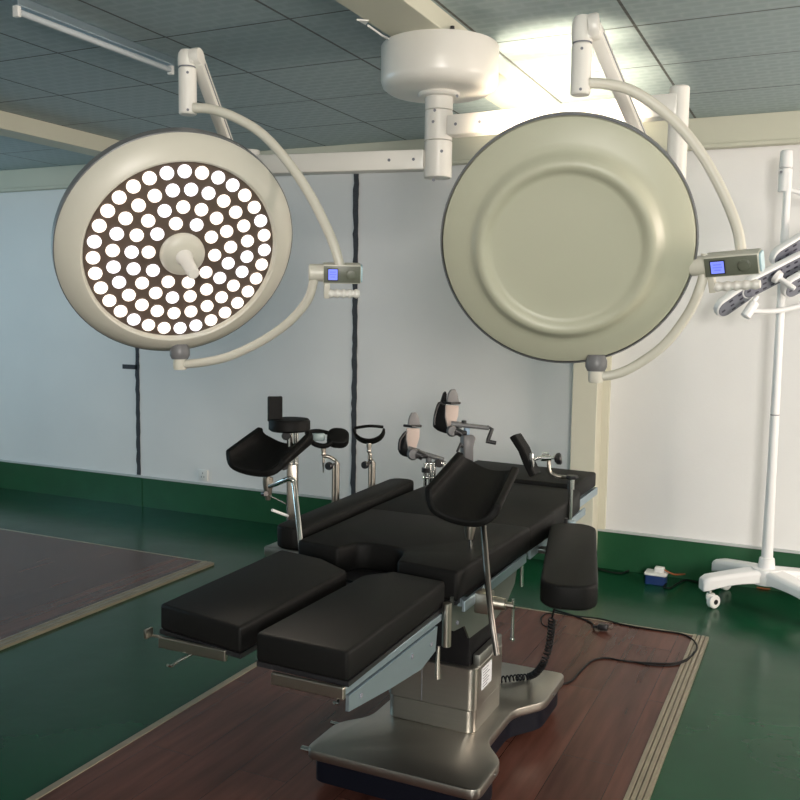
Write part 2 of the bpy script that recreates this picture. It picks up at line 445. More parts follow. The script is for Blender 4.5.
t = thing('wall_socket', 'small white wall socket above the green skirting at left', 'socket', (-4.226, WY, 0.27))
b = B(); box(b, (-4.226, WY - 0.008, 0.305), (0.085, 0.016, 0.085), None, 0.004); obj('faceplate', b, 'paper', t)
b = B()
for dx, dz in ((-0.012, -0.012), (0.012, -0.012), (0, 0.016)): box(b, (-4.226 + dx, WY - 0.0165, 0.305 + dz), (0.005, 0.002, 0.012))
obj('socket_holes', b, 'ink', t, smooth=False)

t = thing('ceiling_marker', 'small white triangular tag with a white cord on the ceiling beam', 'tag', (-1.55, 2.95, 2.58))
b = B(); prism(b, [(-1.565, 2.915), (-1.53, 2.94), (-1.56, 2.975)], 2.583, 2.588); obj('triangle_tag', b, 'paper', t, smooth=False)
b = B(); tube(b, [(-1.553, 2.98, 2.582), (-1.558, 3.10, 2.582), (-1.545, 3.19, 2.58)], 0.004); obj('cord', b, 'paper', t)

# ------------------------------------------------------------------ ceiling mount for the two lamps
HX, HY = -1.422, 3.338
def P_at(x, y, z):          # horizontal-plane hit
    d = RM @ V(((x - 400) / FPX, -(y - 400) / FPX, -1)); k = (z - H) / d.z
    return CAM + d * k
t = thing('ceiling_mount', 'round white ceiling canopy with jointed column carrying the two big lamps', 'ceiling mount', (HX, HY, 2.08))
b = B(); lathe(b, [(0, 2.588), (0.226, 2.588), (0.23, 2.582), (0.23, 2.455), (0.222, 2.432), (0.20, 2.416), (0.17, 2.41), (0, 2.41)], Matrix.Translation((HX, HY, 0)), 64); obj('canopy', b, 'white', t)
b = B(); lathe(b, [(0, 2.412), (0.082, 2.412), (0.084, 2.402), (0.078, 2.395), (0, 2.395)], Matrix.Translation((HX, HY, 0)), 40)
obj('flange', b, 'white', t)
for z0, z1 in ((2.345, 2.396), (2.228, 2.343), (2.085, 2.226)):
    b = B(); lathe(b, [(0, z0), (0.052, z0), (0.055, z0 + 0.003), (0.055, z1 - 0.003), (0.052, z1), (0, z1)], Matrix.Translation((HX, HY, 0)), 32)
    obj('column_joint', b, 'white', t)
for (px, py, dz) in ((433, 109, 0), (430, 120, 0), (444, 149.5, 0), (457, 96, 0), (430, 178, 0)):
    q = P(px, py, 3.46); d_ = (CAM - q).normalized()
    h = V((HX, HY, q.z)); rad = (q - h); rad.z = 0
    if rad.length > 0: q = h + rad.normalized() * 0.0555
    if py < 100: q = P(px, py, 3.44)
    b = B(); lathe(b, [(0, 0.001), (0.006, 0.001), (0.006, -0.004), (0, -0.004)], mtx(q, d_), 12)
    obj('screw', b, 'ink', t)
b = B(); cyl(b, (HX + 0.10, HY - 0.12, 2.588), (HX + 0.10, HY - 0.12, 2.62), 0.008); obj('bolt', b, 'blackplastic', t)

# ------------------------------------------------------------------ the two big surgical lamps
RHEAD = 0.35
def lamp_head(root, C0, nf, rdepth, lit_cool, seed):
    """C0 rim centre, nf direction the LEDs face."""
    m = mtx(C0, nf)
    # housing: back dome (negative z = back)
    k = rdepth
    prof = [(0.352, 0.0), (0.352, -0.012), (0.345, -0.030), (0.32, -0.043), (0.285, -0.052), (0.268, -0.058), (0.260, -0.064), (0.252, -0.074), (0.244, -0.084), (0.236, -0.0895), (0.228, -0.0905), (0.220, -0.088), (0.211, -0.080), (0.204, -0.0745), (0.196, -0.073), (0.15, -0.074), (0, -0.075)]
    b = B(); lathe(b, prof, m, 96); hs = obj('lamp_housing', b, 'dome', root)
    b = B(); lathe(b, [(0.3515, 0.006), (0.3545, 0.004), (0.3545, -0.024), (0.349, -0.027)], m, 96); obj('rim_band', b, 'shellgrey', hs)
    b = B(); lathe(b, [(0.3535, 0.0), (0.350, 0.008), (0.325, 0.030), (0.300, 0.046), (0.288, 0.050), (0.283, 0.047), (0.281, 0.036), (0.278, 0.034)], m, 96); obj('front_bezel', b, 'cream', root)
    b = B(); lathe(b, [(0.279, 0.036), (0.1, 0.037), (0, 0.037)], m, 64); pl = obj('led_plate', b, 'plate', root)
    # LEDs
    rnd = random.Random(seed)
    for rr, n, ph in ((0.252, 32, 0.1), (0.199, 24, 0.0), (0.146, 17, 0.2), (0.098, 10, 0.0)):
        for i in range(n):
            a = 2 * PI * i / n + ph
            c = m @ V((rr * math.cos(a), rr * math.sin(a), 0.037))
            bb = B(); lathe(bb, [(0.0195, 0), (0.0195, 0.004), (0.0165, 0.009), (0.009, 0.012), (0, 0.013)], mtx(c, nf), 16)
            obj('led_lens', bb, 'led2' if rnd.random() < 0.4 else 'led', root)
    b = B(); lathe(b, [(0.066, 0.036), (0.066, 0.046), (0.058, 0.058), (0.040, 0.064), (0.024, 0.066), (0, 0.066)], m, 40); hb = obj('handle_base', b, 'cream', root)
    b = B(); lathe(b, [(0, 0.064), (0.026, 0.066), (0.021, 0.075), (0.019, 0.12), (0.0175, 0.165), (0.014, 0.17), (0, 0.17)], m, 28); obj('sterile_handle', b, 'white', hb)

def spring_arm(root, top, low, w, side):
    top = V(top); low = V(low); d = (low - top); L = d.length
    z = d.normalized(); x = V(side) - z * V(side).dot(z); x.normalize(); y = z.cross(x)
    Rm = Matrix((x, y, z)).transposed()
    b = B(); box(b, (top + low) / 2, (w * 1.15, w * 1.5, L), Rm, 0.006); o = obj('spring_arm', b, 'white', root)
    b = B(); box(b, (top + low) / 2 + x * (w * 0.58) , (0.002, 0.006, L * 0.94), Rm); obj('cover_seam', b, 'ink', o, smooth=False)
    return o

def control_box(root, C0, fn, L, hh, dd, knobside=-1):
    """C0 front-face centre; fn front normal (world)."""
    a = V(D(0, 1, 0)).cross(V(fn)).normalized(); u = V(fn).cross(a).normalized()
    Rm = Matrix((a, u, V(fn))).transposed(); fn = V(fn)
    c = V(C0) - fn * dd / 2
    b = B(); box(b, c, (L, hh, dd), Rm, 0.004); bx = obj('control_box', b, 'cream', root)
    b = B(); box(b, V(C0) + fn * 0.001, (L * 0.96, hh * 0.88, 0.003), Rm, 0.001); pn = obj('control_panel', b, 'panel', bx)
    b = B(); box(b, V(C0) + fn * 0.003 - a * L * 0.24, (L * 0.28, hh * 0.66, 0.003), Rm); sc0 = obj('screen_frame', b, 'blackplastic', bx, smooth=False)
    b = B(); box(b, V(C0) + fn * 0.005 - a * L * 0.24, (L * 0.24, hh * 0.56, 0.002), Rm); obj('screen', b, 'screen', bx, smooth=False)
    b = B()
    for k in range(3): box(b, V(C0) + fn * 0.0062 - a * L * 0.24 + u * hh * (0.14 - 0.13 * k), (L * (0.15, 0.18, 0.12)[k], hh * 0.05, 0.0006), Rm)
    obj('screen_text', b, 'screenink', bx, smooth=False)
    b = B(); lathe(b, [(hh * 0.29, 0), (hh * 0.29, 0.003), (hh * 0.24, 0.004), (hh * 0.24, 0.008), (hh * 0.16, 0.009), (0, 0.009)], Matrix.Translation(V(C0) + fn * 0.002 + a * L * 0.24) @ Rm.to_4x4(), 24); obj('control_knob', b, 'panel', bx)
    # end cap on the right, blue daylight reflection painted into its colour
    b = B(); prism(b, rrect(dd * 0.86, hh * 0.9, 0.01), 0, 0.005, Matrix.Translation(c + a * L / 2) @ Matrix((fn, u, a)).transposed().to_4x4(), 0.001, 1); obj('end_cap', b, 'capsheen', bx)
    # pivot knuckle on the left
    kc = c - a * L / 2
    b = B(); cyl(b, kc - a * 0.042, kc + a * 0.004, hh * 0.46, bev=0.004, seg=28); obj('pivot_knuckle', b, 'cream', bx)
    # grip handle underneath
    gy = -hh * 0.5 - 0.033
    b = B(); box(b, V(C0) - fn * 0.02 - a * (L * 0.5 - 0.012) + u * (-hh * 0.5 - 0.022), (0.018, 0.05, 0.022), Rm, 0.003); obj('handle_bracket', b, 'cream', bx)
    b = B(); g0 = V(C0) - fn * 0.02 - a * (L * 0.5 - 0.014) + u * gy; n = 5; pr = [(0, 0)]
    GL = L * 0.86
    for k in range(n * 6 + 1): pr.append((0.0125 + 0.0018 * math.cos(2 * PI * k / 6 + PI), GL * k / (n * 6)))
    pr.append((0, GL)); lathe(b, pr, mtx(g0, a), 20); obj('ribbed_grip', b, 'white', bx)
    return kc - a * 0.022

def build_lamp(label, C0, nf, joint_px, joint_dep, el_dep, cap_px, arc1, arc2, box_px, box_dep, fn, L, hh, hinge_low, spindle, arm_z, bot_px, bot_dep, jr, seed, side):
    root = thing('surgical_light', label, 'surgical lamp', C0, 'large round surgical lamps')
    lamp_head(root, C0, nf, 1, 0.4, seed)
    jx, jy0, jy1 = joint_px
    a = P(jx, jy0, joint_dep); z1 = P(jx, jy1, joint_dep).z
    bt = V((a.x, a.y, z1))
    b = B(); cyl(b, bt, a, jr, bev=0.004, seg=28); obj('swivel_joint', b, 'white', root)
    b = B(); cyl(b, a + V((0, 0, 0.0)), a + V((0, 0, 0.003)), jr * 0.96, seg=28); obj('joint_seam', b, 'ink', root)
    for fz in (0.14, 0.93): 
        b = B(); zz = a.z + (z1 - a.z) * fz; dd = CAM - V((a.x, a.y, zz)); dd.z = 0; dd.normalize()
        cyl(b, V((a.x, a.y, zz)) + dd * (jr - 0.003), V((a.x, a.y, zz)) + dd * (jr + 0.0012), 0.004, seg=10)
        obj('screw', b, 'ink', root)
    # elbow cap
    cz = P(jx, cap_px, joint_dep).z
    hz = cz - a.z
    hinge = V((a.x, a.y, a.z + hz * 0.52)) + V(side) * (jr * 1.15)
    b = B(); lathe(b, [(0, a.z + 0.003), (jr * 1.05, a.z + 0.003), (jr * 1.08, a.z + hz * 0.5), (jr * 1.0, a.z + hz * 0.78), (jr * 0.75, a.z + hz * 0.95), (0, cz)], Matrix.Translation((a.x, a.y, 0)), 32)
    box(b, V((a.x, a.y, a.z + hz * 0.5)) + V(side) * jr * 0.55, (jr * 1.3, jr * 1.7, hz * 0.86), frame(V((0, 0, 1)), V(side).cross(V((0, 0, 1)))), 0.01)
    obj('elbow_cap', b, 'white', root)
    b = B(); lathe(b, [(0, -0.014), (hz * 0.45, -0.014), (hz * 0.47, -0.01), (hz * 0.47, 0.008), (hz * 0.43, 0.014), (0, 0.014)], mtx(hinge, side), 32); obj('hinge_disc', b, 'white', root)
    spring_arm(root, hinge + V((0, 0, -0.004)), hinge_low, jr * 1.15, side)
    # spindle and horizontal arm to the mount
    sx, sy = spindle
    b = B(); lathe(b, [(0, V(hinge_low).z - 0.05), (0.034, V(hinge_low).z - 0.05), (0.034, arm_z + 0.06), (0.030, arm_z + 0.065), (0, arm_z + 0.065)], Matrix.Translation((sx, sy, 0)), 28); obj('spindle', b, 'white', root)
    hub = V((HX, HY, arm_z)); sp = V((sx, sy, arm_z)); d = (sp - hub).normalized()
    p0 = hub + d * 0.05; p1 = sp - d * 0.0
    b = B(); box(b, (p0 + p1) / 2, ((p1 - p0).length, 0.075, 0.078), Matrix((d, V((0, 0, 1)).cross(d), V((0, 0, 1)))).transposed(), 0.008); arm = obj('horizontal_arm', b, 'white', root)
    sd = V((0, 0, 1)).cross(d); sd = sd if sd.y < 0 else -sd
    for k in (0.09, 0.19):
        b = B(); cyl(b, hub + d * k + sd * 0.036, hub + d * k + sd * 0.039, 0.006, seg=12); obj('screw', b, 'ink', arm)
    # yokes
    b = B(); tube(b, [P(*q) for q in arc1], 0.0145, 16, smooth=8); obj('upper_yoke', b, 'cream', root)
    control_box(root, P(*box_px, box_dep), fn, L, hh, 0.05)
    b = B(); tube(b, [P(*q) for q in arc2], 0.0135, 16, smooth=8); obj('lower_yoke', b, 'cream', root)
    q = P(*bot_px, bot_dep); up = D(0, 1, 0.1)
    b = B(); lathe(b, [(0, 0), (0.025, 0), (0.031, 0.012), (0.031, 0.03), (0.024, 0.047), (0, 0.047)], mtx(q, up), 28); obj('pivot_cover', b, 'greyplastic', root)
    b = B(); lathe(b, [(0, -0.034), (0.018, -0.034), (0.022, -0.028), (0.022, 0.001), (0, 0.001)], mtx(q, up), 28); obj('pivot_socket', b, 'cream', root)
    return root

n1 = D(0.422, -0.5565, 0.716)
C1 = P(179, 248, 2.674)
sp1 = P_at(252, 166, 2.155)
build_lamp('round surgical lamp with all LEDs lit facing the room, at left', C1, n1, (187.5, 68, 114), 2.66, 2.66, 50,
           [(193, 108, 2.66), (212, 109.5, 2.66), (236, 118, 2.66), (262, 134, 2.66), (287, 161, 2.66), (309, 193, 2.66), (326, 226, 2.66), (335, 248, 2.66), (340, 266, 2.665)],
           [(315, 272, 2.67), (313, 284, 2.68), (307, 301, 2.70), (289, 322, 2.73), (262, 341, 2.77), (230, 356, 2.80), (205, 362, 2.82), (180, 364.5, 2.84)],
           (342, 274.5), 2.66, D(0.10, -0.30, 0.93), 0.112, 0.056, P_at(252, 166, 2.155) + V((0, 0, -0.18)), (sp1.x, sp1.y), 2.155,
           (180, 359), 2.84, 0.0265, 3, D(0.93, 0.05, 0.3))
n2b = D(-0.208, -0.404, 0.891)
C2 = P(566, 243, 2.533)
sp2 = P_at(679, 106, 2.28)
build_lamp('round surgical lamp seen from its dished back, facing the far wall, at right', C2, -n2b, (582, 44, 94), 2.47, 2.47, 16,
           [(588, 83, 2.47), (606, 84, 2.47), (630, 90, 2.47), (655, 105, 2.47), (681, 128, 2.47), (704, 158, 2.47), (724, 195, 2.47), (737, 228, 2.47), (741, 250, 2.47)],
           [(706, 254, 2.46), (704, 270, 2.465), (700, 288, 2.47), (688, 314, 2.50), (664, 345, 2.54), (633, 367, 2.58), (612, 375, 2.60), (597, 376, 2.61)],
           (731, 266), 2.40, D(-0.50, -0.42, 0.76), 0.142, 0.058, P_at(679, 103, 2.28) + V((-0.01, -0.03, -0.36)), (sp2.x, sp2.y), 2.28,
           (596, 371), 2.61, 0.0275, 5, D(0.93, 0.05, 0.3))

# light thrown by the two lamps
def spot(loc, dirv, power, ang, col, blend=0.6, size=0.25):
    l = bpy.data.lights.new('lamp_beam', 'SPOT'); l.energy = power; l.spot_size = math.radians(ang); l.spot_blend = blend
    l.color = col; l.shadow_soft_size = size
    o = bpy.data.objects.new('lamp_beam', l); COL.objects.link(o); o.location = loc
    o.rotation_euler = V(dirv).to_track_quat('-Z', 'Y').to_euler()
f2 = (-n2b)
spot(C2 + f2 * 0.12, V((-1.16, 4.10, 2.66)) - C2, 2700, 30, (1.0, 0.82, 0.60), 1.0, 0.27)
spot(C1 + n1 * 0.12, n1, 70, 50, (1.0, 0.86, 0.7), 1.0, 0.2)

# ------------------------------------------------------------------ the operating table
TX = -1.15
T = thing('operating_table', 'black padded stainless-steel operating table on its wooden floor panel', 'operating table', (TX, 2.85, 0.014))
ZF = 0.014
def outline(w1, w2, y0, y1, ya, yb, yc, yd, r=0.04):
    pts = [(-w1, y0), (w1, y0), (w1, ya), (w2, yb), (w2, yc), (w1, yd), (w1, y1), (-w1, y1), (-w1, yd), (-w2, yc), (-w2, yb), (-w1, ya)]
    out = []; n = len(pts)
    for i, p in enumerate(pts):
        p = V((*p, 0)); a = V((*pts[i - 1], 0)); c = V((*pts[(i + 1) % n], 0))
        d0 = (a - p).normalized(); d1 = (c - p).normalized(); rr = min(r, (a - p).length / 2.2, (c - p).length / 2.2)
        s = p + d0 * rr; e = p + d1 * rr
        for k in range(5):
            tt = k / 4; q = s * (1 - tt) ** 2 + p * 2 * tt * (1 - tt) + e * tt * tt; out.append((q.x + TX, q.y))
    return out
oc = outline(0.298, 0.215, 2.39, 3.38, 2.60, 2.70, 2.97, 3.09)
b = B(); prism(b, oc, 0.118, 0.152, None, 0.006, 2); obj('base_cover', b, 'steel', T)
oc2 = outline(0.280, 0.195, 2.41, 3.36, 2.59, 2.69, 2.98, 3.10)
b = B(); prism(b, oc2, 0.040, 0.119); obj('base_chassis', b, 'navy', T)
for sx in (-1, 1):
    for y in (2.48, 3.28):
        x = TX + sx * 0.2
        b = B(); cyl(b, (x - 0.014, y, ZF + 0.03), (x + 0.014, y, ZF + 0.03), 0.03, bev=0.004); c_ = obj('castor', b, 'castoramber', T)
        b = B(); boxb(b, x - 0.02, x + 0.02, y - 0.02, y + 0.02, 0.04, 0.07); obj('castor_fork', b, 'steeldark', c_, smooth=False)
b = B(); cyl(b, (TX - 0.325, 2.42, 0.132), (TX - 0.293, 2.42, 0.132), 0.010); obj('brake_lever', b, 'chrome', T)
b = B(); cyl(b, (TX - 0.33, 2.62, 0.135), (TX - 0.28, 2.62, 0.135), 0.006); obj('brake_lever', b, 'chrome', T)
for y in (2.54, 3.20):
    b = B(); cyl(b, (TX + 0.297, y, 0.135), (TX + 0.300, y, 0.135), 0.005, seg=10); obj('screw', b, 'steeldark', T)
# column: lower sleeve and upper cover
b = B(); prism(b, rrect(0.322, 0.285, 0.03, 6, TX - 0.003, 2.865), 0.152, 0.232, None, 0.003, 1); obj('column_foot_sleeve', b, 'steel', T)
b = B(); prism(b, rrect(0.330, 0.292, 0.03, 6, TX - 0.003, 2.865), 0.232, 0.378, None, 0.003, 1); obj('column_cover', b, 'steel', T)
b = B(); boxb(b, -1.183, -1.181, 2.7175, 2.7195, 0.235, 0.375); obj('cover_seam', b, 'ink', T, smooth=False)
b = B(); boxb(b, TX + 0.135, TX + 0.16, 2.76, 2.99, 0.372, 0.415, 0.004); obj('column_collar', b, 'steeldark', T)
b = B(); boxb(b, TX - 0.125, TX + 0.132, 2.738, 2.99, 0.37, 0.69, 0.01)
obj('bellows', b, 'rubber', T)
# label on the column's right side
lx = TX - 0.003 + 0.166
b = B(); box(b, (lx, 2.825, 0.325), (0.002, 0.095, 0.075)); lb = obj('rating_label', b, 'label', T, smooth=False); lb['label'] = 'white printed rating label'
b = B()
for k in range(7):
    ln = random.uniform(0.04, 0.08); box(b, (lx + 0.0013, 2.785 + ln / 2, 0.355 - k * 0.0098), (0.0006, ln, 0.0026))
obj('label_print', b, 'ink', lb, smooth=False)
# frame
b = B(); boxb(b, TX - 0.255, TX + 0.255, 2.25, 3.62, 0.735, 0.760, 0.003); boxb(b, TX - 0.16, TX + 0.16, 2.6, 3.4, 0.665, 0.737, 0.01); obj('seat_frame', b, 'blackplastic', T)
b = B(); boxb(b, TX - 0.20, TX + 0.20, 3.6, 3.95, 0.775, 0.795, 0.003); obj('head_frame', b, 'alu', T)
# steel side plates
for s in (1, -1):
    x0 = TX + s * 0.262
    poly = [(2.225, 0.782), (2.225, 0.690), (2.245, 0.682), (2.325, 0.672), (2.365, 0.622), (2.60, 0.610), (2.70, 0.628), (2.78, 0.672), (2.81, 0.735), (2.82, 0.782)]
    b = B(); slab(b, [(x0, y, z) for y, z in poly], 0.006, (s, 0, 0)); pl = obj('side_plate', b, 'plate_steel', T, smooth=False)
    for y, z in ((2.265, 0.70), (2.66, 0.735), (2.30, 0.765)):
        b = B(); cyl(b, (x0, y, z), (x0 + s * 0.010, y, z), 0.006, seg=12); obj('screw', b, 'ink', pl)
# side rails
for s in (1, -1):
    xr = TX + s * 0.295
    b = B(); boxb(b, xr - 0.005, xr + 0.005, 2.24, 2.80, 0.742, 0.772, 0.002)
    for y in (2.28, 2.76): boxb(b, TX + s * 0.25, xr, y - 0.012, y + 0.012, 0.746, 0.768)
    obj('side_rail', b, 'alu', T, smooth=False)
    b = B(); boxb(b, xr - 0.005, xr + 0.005, 2.84, 3.60, 0.742, 0.772, 0.002)
    for y in (2.88, 3.55): boxb(b, TX + s * 0.25, xr, y - 0.012, y + 0.012, 0.746, 0.768)
    obj('side_rail', b, 'alu', T, smooth=False)
b = B(); cyl(b, (TX + 0.285, 2.80, 0.66), (TX + 0.285, 2.80, 0.74), 0.006); obj('rail_lever', b, 'chrome', T)
b = B(); boxb(b, TX + 0.18, TX + 0.268, 3.50, 3.95, 0.762, 0.795, 0.002); boxb(b, TX + 0.20, TX + 0.27, 3.5, 3.62, 0.73, 0.80, 0.004); obj('head_rail', b, 'alu', T, smooth=False)

# cushions ---------------------------------------------------------
def cushion(name, poly, z0, z1, z0b=None, slope=0.0, yref=0, bev=0.012, mt='leather'):
    b = B(); prism(b, poly, z0, z1, None, bev, 3)
    if slope:
        for v in b.verts: v.co.z += slope * (v.co.y - yref)
    return obj(name, b, mt, T)
# seat cushion with a cut-out at the front; sides follow a slight flare
seat = [(-0.872, 2.235), (-0.868, 2.45), (-0.858, 2.70), (-0.852, 2.848), (-1.45, 2.848), (-1.445, 2.6), (-1.438, 2.325), (-1.283, 2.305), (-1.262, 2.385), (-1.225, 2.40), (-1.13, 2.395), (-1.100, 2.375), (-1.090, 2.35), (-1.068, 2.262)]
cushion('seat_cushion', seat[::-1], 0.765, 0.852)
b = B(); prism(b, [(x * 1.0, y + 0.004) for x, y in [(-0.876, 2.235), (-0.86, 2.83), (-1.444, 2.83), (-1.436, 2.30)]], 0.757, 0.767); obj('seat_board', b, 'blackplastic', T, smooth=False)
back = [(-0.852, 2.832), (-0.845, 3.10), (-0.850, 3.40), (-0.862, 3.56), (-1.45, 3.60), (-1.46, 3.2), (-1.455, 2.832)]
cushion('back_cushion', back[::-1], 0.765, 0.852)
b = B()
prism(b, [(-0.89, 3.575), (-0.885, 3.93), (-1.465, 3.98), (-1.462, 3.60)], 0.800, 0.866, None, 0.010, 3)
obj('head_cushion', b, 'leather', T)
b = B(); prism(b, [(-0.86, 3.50), (-0.895, 3.60), (-0.90, 3.93), (-1.44, 3.95), (-1.44, 3.55)], 0.775, 0.800); obj('head_board', b, 'blackplastic', T, smooth=False)
# leg sections
def leg_section(s):
    # s=+1 right (towards camera's right), -1 left
    o = 0.018
    ax = 0.272 if s > 0 else 0.275
    inner = 0.033 if s > 0 else 0.008
    poly = [(TX + s * inner, 1.632), (TX + s * ax, 1.625 if s > 0 else 1.675), (TX + s * (ax - 0.012 if s > 0 else ax + 0.018), 2.195 if s > 0 else 2.245), (TX + s * (0.095 if s > 0 else 0.135), 2.215), (TX + s * (inner + 0.004), 2.14)]
    pr = poly if s > 0 else poly[::-1]
    b = B(); zo = 0.0 if s > 0 else 0.010
    prism(b, pr, 0.768 + zo, 0.836 + zo * 0.6, None, 0.009, 3); c_ = obj('leg_cushion', b, 'leather', T)
    b = B(); prism(b, [(x, y + (0.004 if i < 2 else -0.004)) for i, (x, y) in enumerate(pr)] if s > 0 else pr, 0.757 + zo, 0.7685 + zo); obj('leg_board', b, 'blackplastic', T, smooth=False)
    # metal end bar
    b = B()
    if s > 0: boxb(b, -1.062, -0.880, 1.610, 1.622, 0.734, 0.762, 0.003)
    else: boxb(b, -1.398, -1.203, 1.636, 1.648, 0.750, 0.777, 0.003)
    obj('end_bar', b, 'nickel', T, smooth=False)
    x = TX + (0.262 if s > 0 else -0.238)
    b = B(); boxb(b, x - 0.016, x + 0.004, 1.625 if s > 0 else 1.70, 2.16, 0.738, 0.757, 0.002); rl = obj('leg_rail', b, 'alu', T, smooth=False)
    b = B(); xs = x if s > 0 else x + 0.03
    ys = 1.635 if s > 0 else 1.80
    sl = [(ys, 0.735), (ys, 0.700), (1.85, 0.672), (2.02, 0.655), (2.11, 0.672), (2.12, 0.735)]
    slab(b, [(xs, y, z) for y, z in sl], 0.008, (s, 0, 0)); pl = obj('leg_support_plate', b, 'alu', T, smooth=False)
    for y, z in ((ys + 0.055, 0.715), (1.96, 0.71), (2.08, 0.70)):
        b = B(); cyl(b, (xs, y, z), (xs + s * 0.0105, y, z), 0.006, seg=12); obj('screw', b, 'ink', pl)
    b = B(); lo = 0.245 if s > 0 else 0.19
    tube(b, [(TX + s * (lo - 0.03), 1.68, 0.745), (TX + s * lo, 1.64, 0.727), (TX + s * (lo + 0.005), 1.62, 0.720), (TX + s * (lo + 0.005), 1.607, 0.727)], 0.0035); obj('release_lever', b, 'chrome', T)
    # hinge post and lever
    b = B(); cyl(b, (x + s * 0.014, 2.17, 0.665), (x + s * 0.014, 2.17, 0.785), 0.0125, bev=0.002); obj('leg_hinge', b, 'nickel', T)
    b = B(); tube(b, [(x, 2.15, 0.67), (x, 2.145, 0.63), (x + 0.003, 2.14, 0.585)], lambda q: 0.004 + 0.004 * q); obj('hinge_lever', b, 'nickel', T)
leg_section(1); leg_section(-1)
b = B(); boxb(b, -1.445, -1.41, 1.66, 1.666, 0.762, 0.768, 0.001); boxb(b, -1.445, -1.436, 1.64, 1.666, 0.762, 0.785, 0.002); obj('rail_end', b, 'nickel', T)

# ------------------------------------------------------------------ armboards
def armboard(label, c0, c1, wd, z0, z1, bracket):
    c0 = V((*c0, 0)); c1 = V((*c1, 0)); d = (c1 - c0); L = d.length; d.normalize(); n = V((0, 0, 1)).cross(d)
    t = thing('arm_board', label, 'arm board', ((c0.x + c1.x) / 2, (c0.y + c1.y) / 2, z0), 'padded arm boards of the operating table')
    m = Matrix.Translation(((c0.x + c1.x) / 2, (c0.y + c1.y) / 2, 0)) @ Matrix((n, d, V((0, 0, 1)))).transposed().to_4x4()
    b = B(); prism(b, rrect(wd, L, wd * 0.42, 7), z0, z1, m, 0.010, 3); obj('arm_pad', b, 'leather', t)
    b = B(); prism(b, rrect(wd * 0.85, L * 0.92, wd * 0.3, 5), z0 - 0.008, z0 + 0.001, m); obj('backing_board', b, 'blackplastic', t)
    bracket(t)
def br_right(t):
    b = B(); boxb(b, -0.858, -0.70, 2.93, 2.975, 0.742, 0.758, 0.003); obj('mount_bracket', b, 'steeldark', t)
    b = B(); cyl(b, (-0.80, 3.10, 0.80), (-0.80, 3.10, 0.835), 0.006); boxb(b, -0.858, -0.78, 3.09, 3.12, 0.76, 0.80, 0.003); obj('lock_pin', b, 'blackplastic', t)
armboard('black arm board pad on the near right side of the table, swung outward', (-0.592, 2.345), (-0.772, 3.09), 0.158, 0.755, 0.824, br_right)
def br_left(t):
    b = B(); boxb(b, -1.625, -1.442, 2.44, 2.56, 0.742, 0.752, 0.002); boxb(b, -1.625, -1.47, 2.42, 2.56, 0.752, 0.787, 0.006); obj('mount_bracket', b, 'steeldark', t)
armboard('long black arm board pad along the far left side of the table', (-1.516, 2.39), (-1.555, 3.36), 0.112, 0.795, 0.868, br_left)

# ------------------------------------------------------------------ leg holders (half-round troughs)
def trough(t, A, Bp, Cc, Dd, sag, sag2=None, th=0.024, nl=10, nw=18, name='leg_trough'):
    """A near-left, Bp near-right, Cc far-left, Dd far-right rim corners; sag vector."""
    A, Bp, Cc, Dd = map(V, (A, Bp, Cc, Dd)); sag = V(sag); sag2 = V(sag2) if sag2 is not None else sag
    b = B(); up = []; dn = []
    for i in range(nl + 1):
        u = i / nl
        l = A.lerp(Cc, u); r = Bp.lerp(Dd, u); ru = []; rd = []
        ue = abs(2 * u - 1) ** 6 * 0.06
        for j in range(nw + 1):
            a = PI * j / nw; wv = (1 - math.cos(a)) / 2
            inset = 0.0
            uu = u
            if i in (0, nl):
                pass
            p = l.lerp(r, wv) + sag.lerp(sag2, u) * (math.sin(a) ** 0.75)
            # rounded corners: pull the rim ends in along the length
            e = (abs(2 * wv - 1)) ** 8
            ax = (Cc - A).lerp(Dd - Bp, wv)
            p = p + ax * (-(2 * u - 1) * e * 0.12 * abs(2 * u - 1) ** 3)
            ru.append(p)
        up.append(ru)
    # offset outward
    for i in range(nl + 1):
        rd = []
        for j in range(nw + 1):
            pu = up[min(i + 1, nl)][j] - up[max(i - 1, 0)][j]; pw = up[i][min(j + 1, nw)] - up[i][max(j - 1, 0)]
            n = pu.cross(pw).normalized()
            if n.dot(sag) < 0 and 2 < j < nw - 2: n = -n
            elif n.dot(((up[i][j] - (up[i][0] + up[i][nw]) / 2))) < 0: n = -n
            rd.append(up[i][j] + n * th)
        dn.append(rd)
    vu = [[b.verts.new(p) for p in r] for r in up]; vd = [[b.verts.new(p) for p in r] for r in dn]
    for i in range(nl):
        for j in range(nw):
            b.faces.new((vu[i][j], vu[i][j + 1], vu[i + 1][j + 1], vu[i + 1][j])); b.faces.new((vd[i][j], vd[i + 1][j], vd[i + 1][j + 1], vd[i][j + 1]))
    for i in range(nl):
        b.faces.new((vu[i][0], vu[i + 1][0], vd[i + 1][0], vd[i][0])); b.faces.new((vu[i][nw], vd[i][nw], vd[i + 1][nw], vu[i + 1][nw]))
    for j in range(nw):
        b.faces.new((vu[0][j], vd[0][j], vd[0][j + 1], vu[0][j + 1])); b.faces.new((vu[nl][j], vu[nl][j + 1], vd[nl][j + 1], vd[nl][j]))
    bmesh.ops.recalc_face_normals(b, faces=b.faces[:])
    return obj(name, b, 'leather', t, bev=0.006)

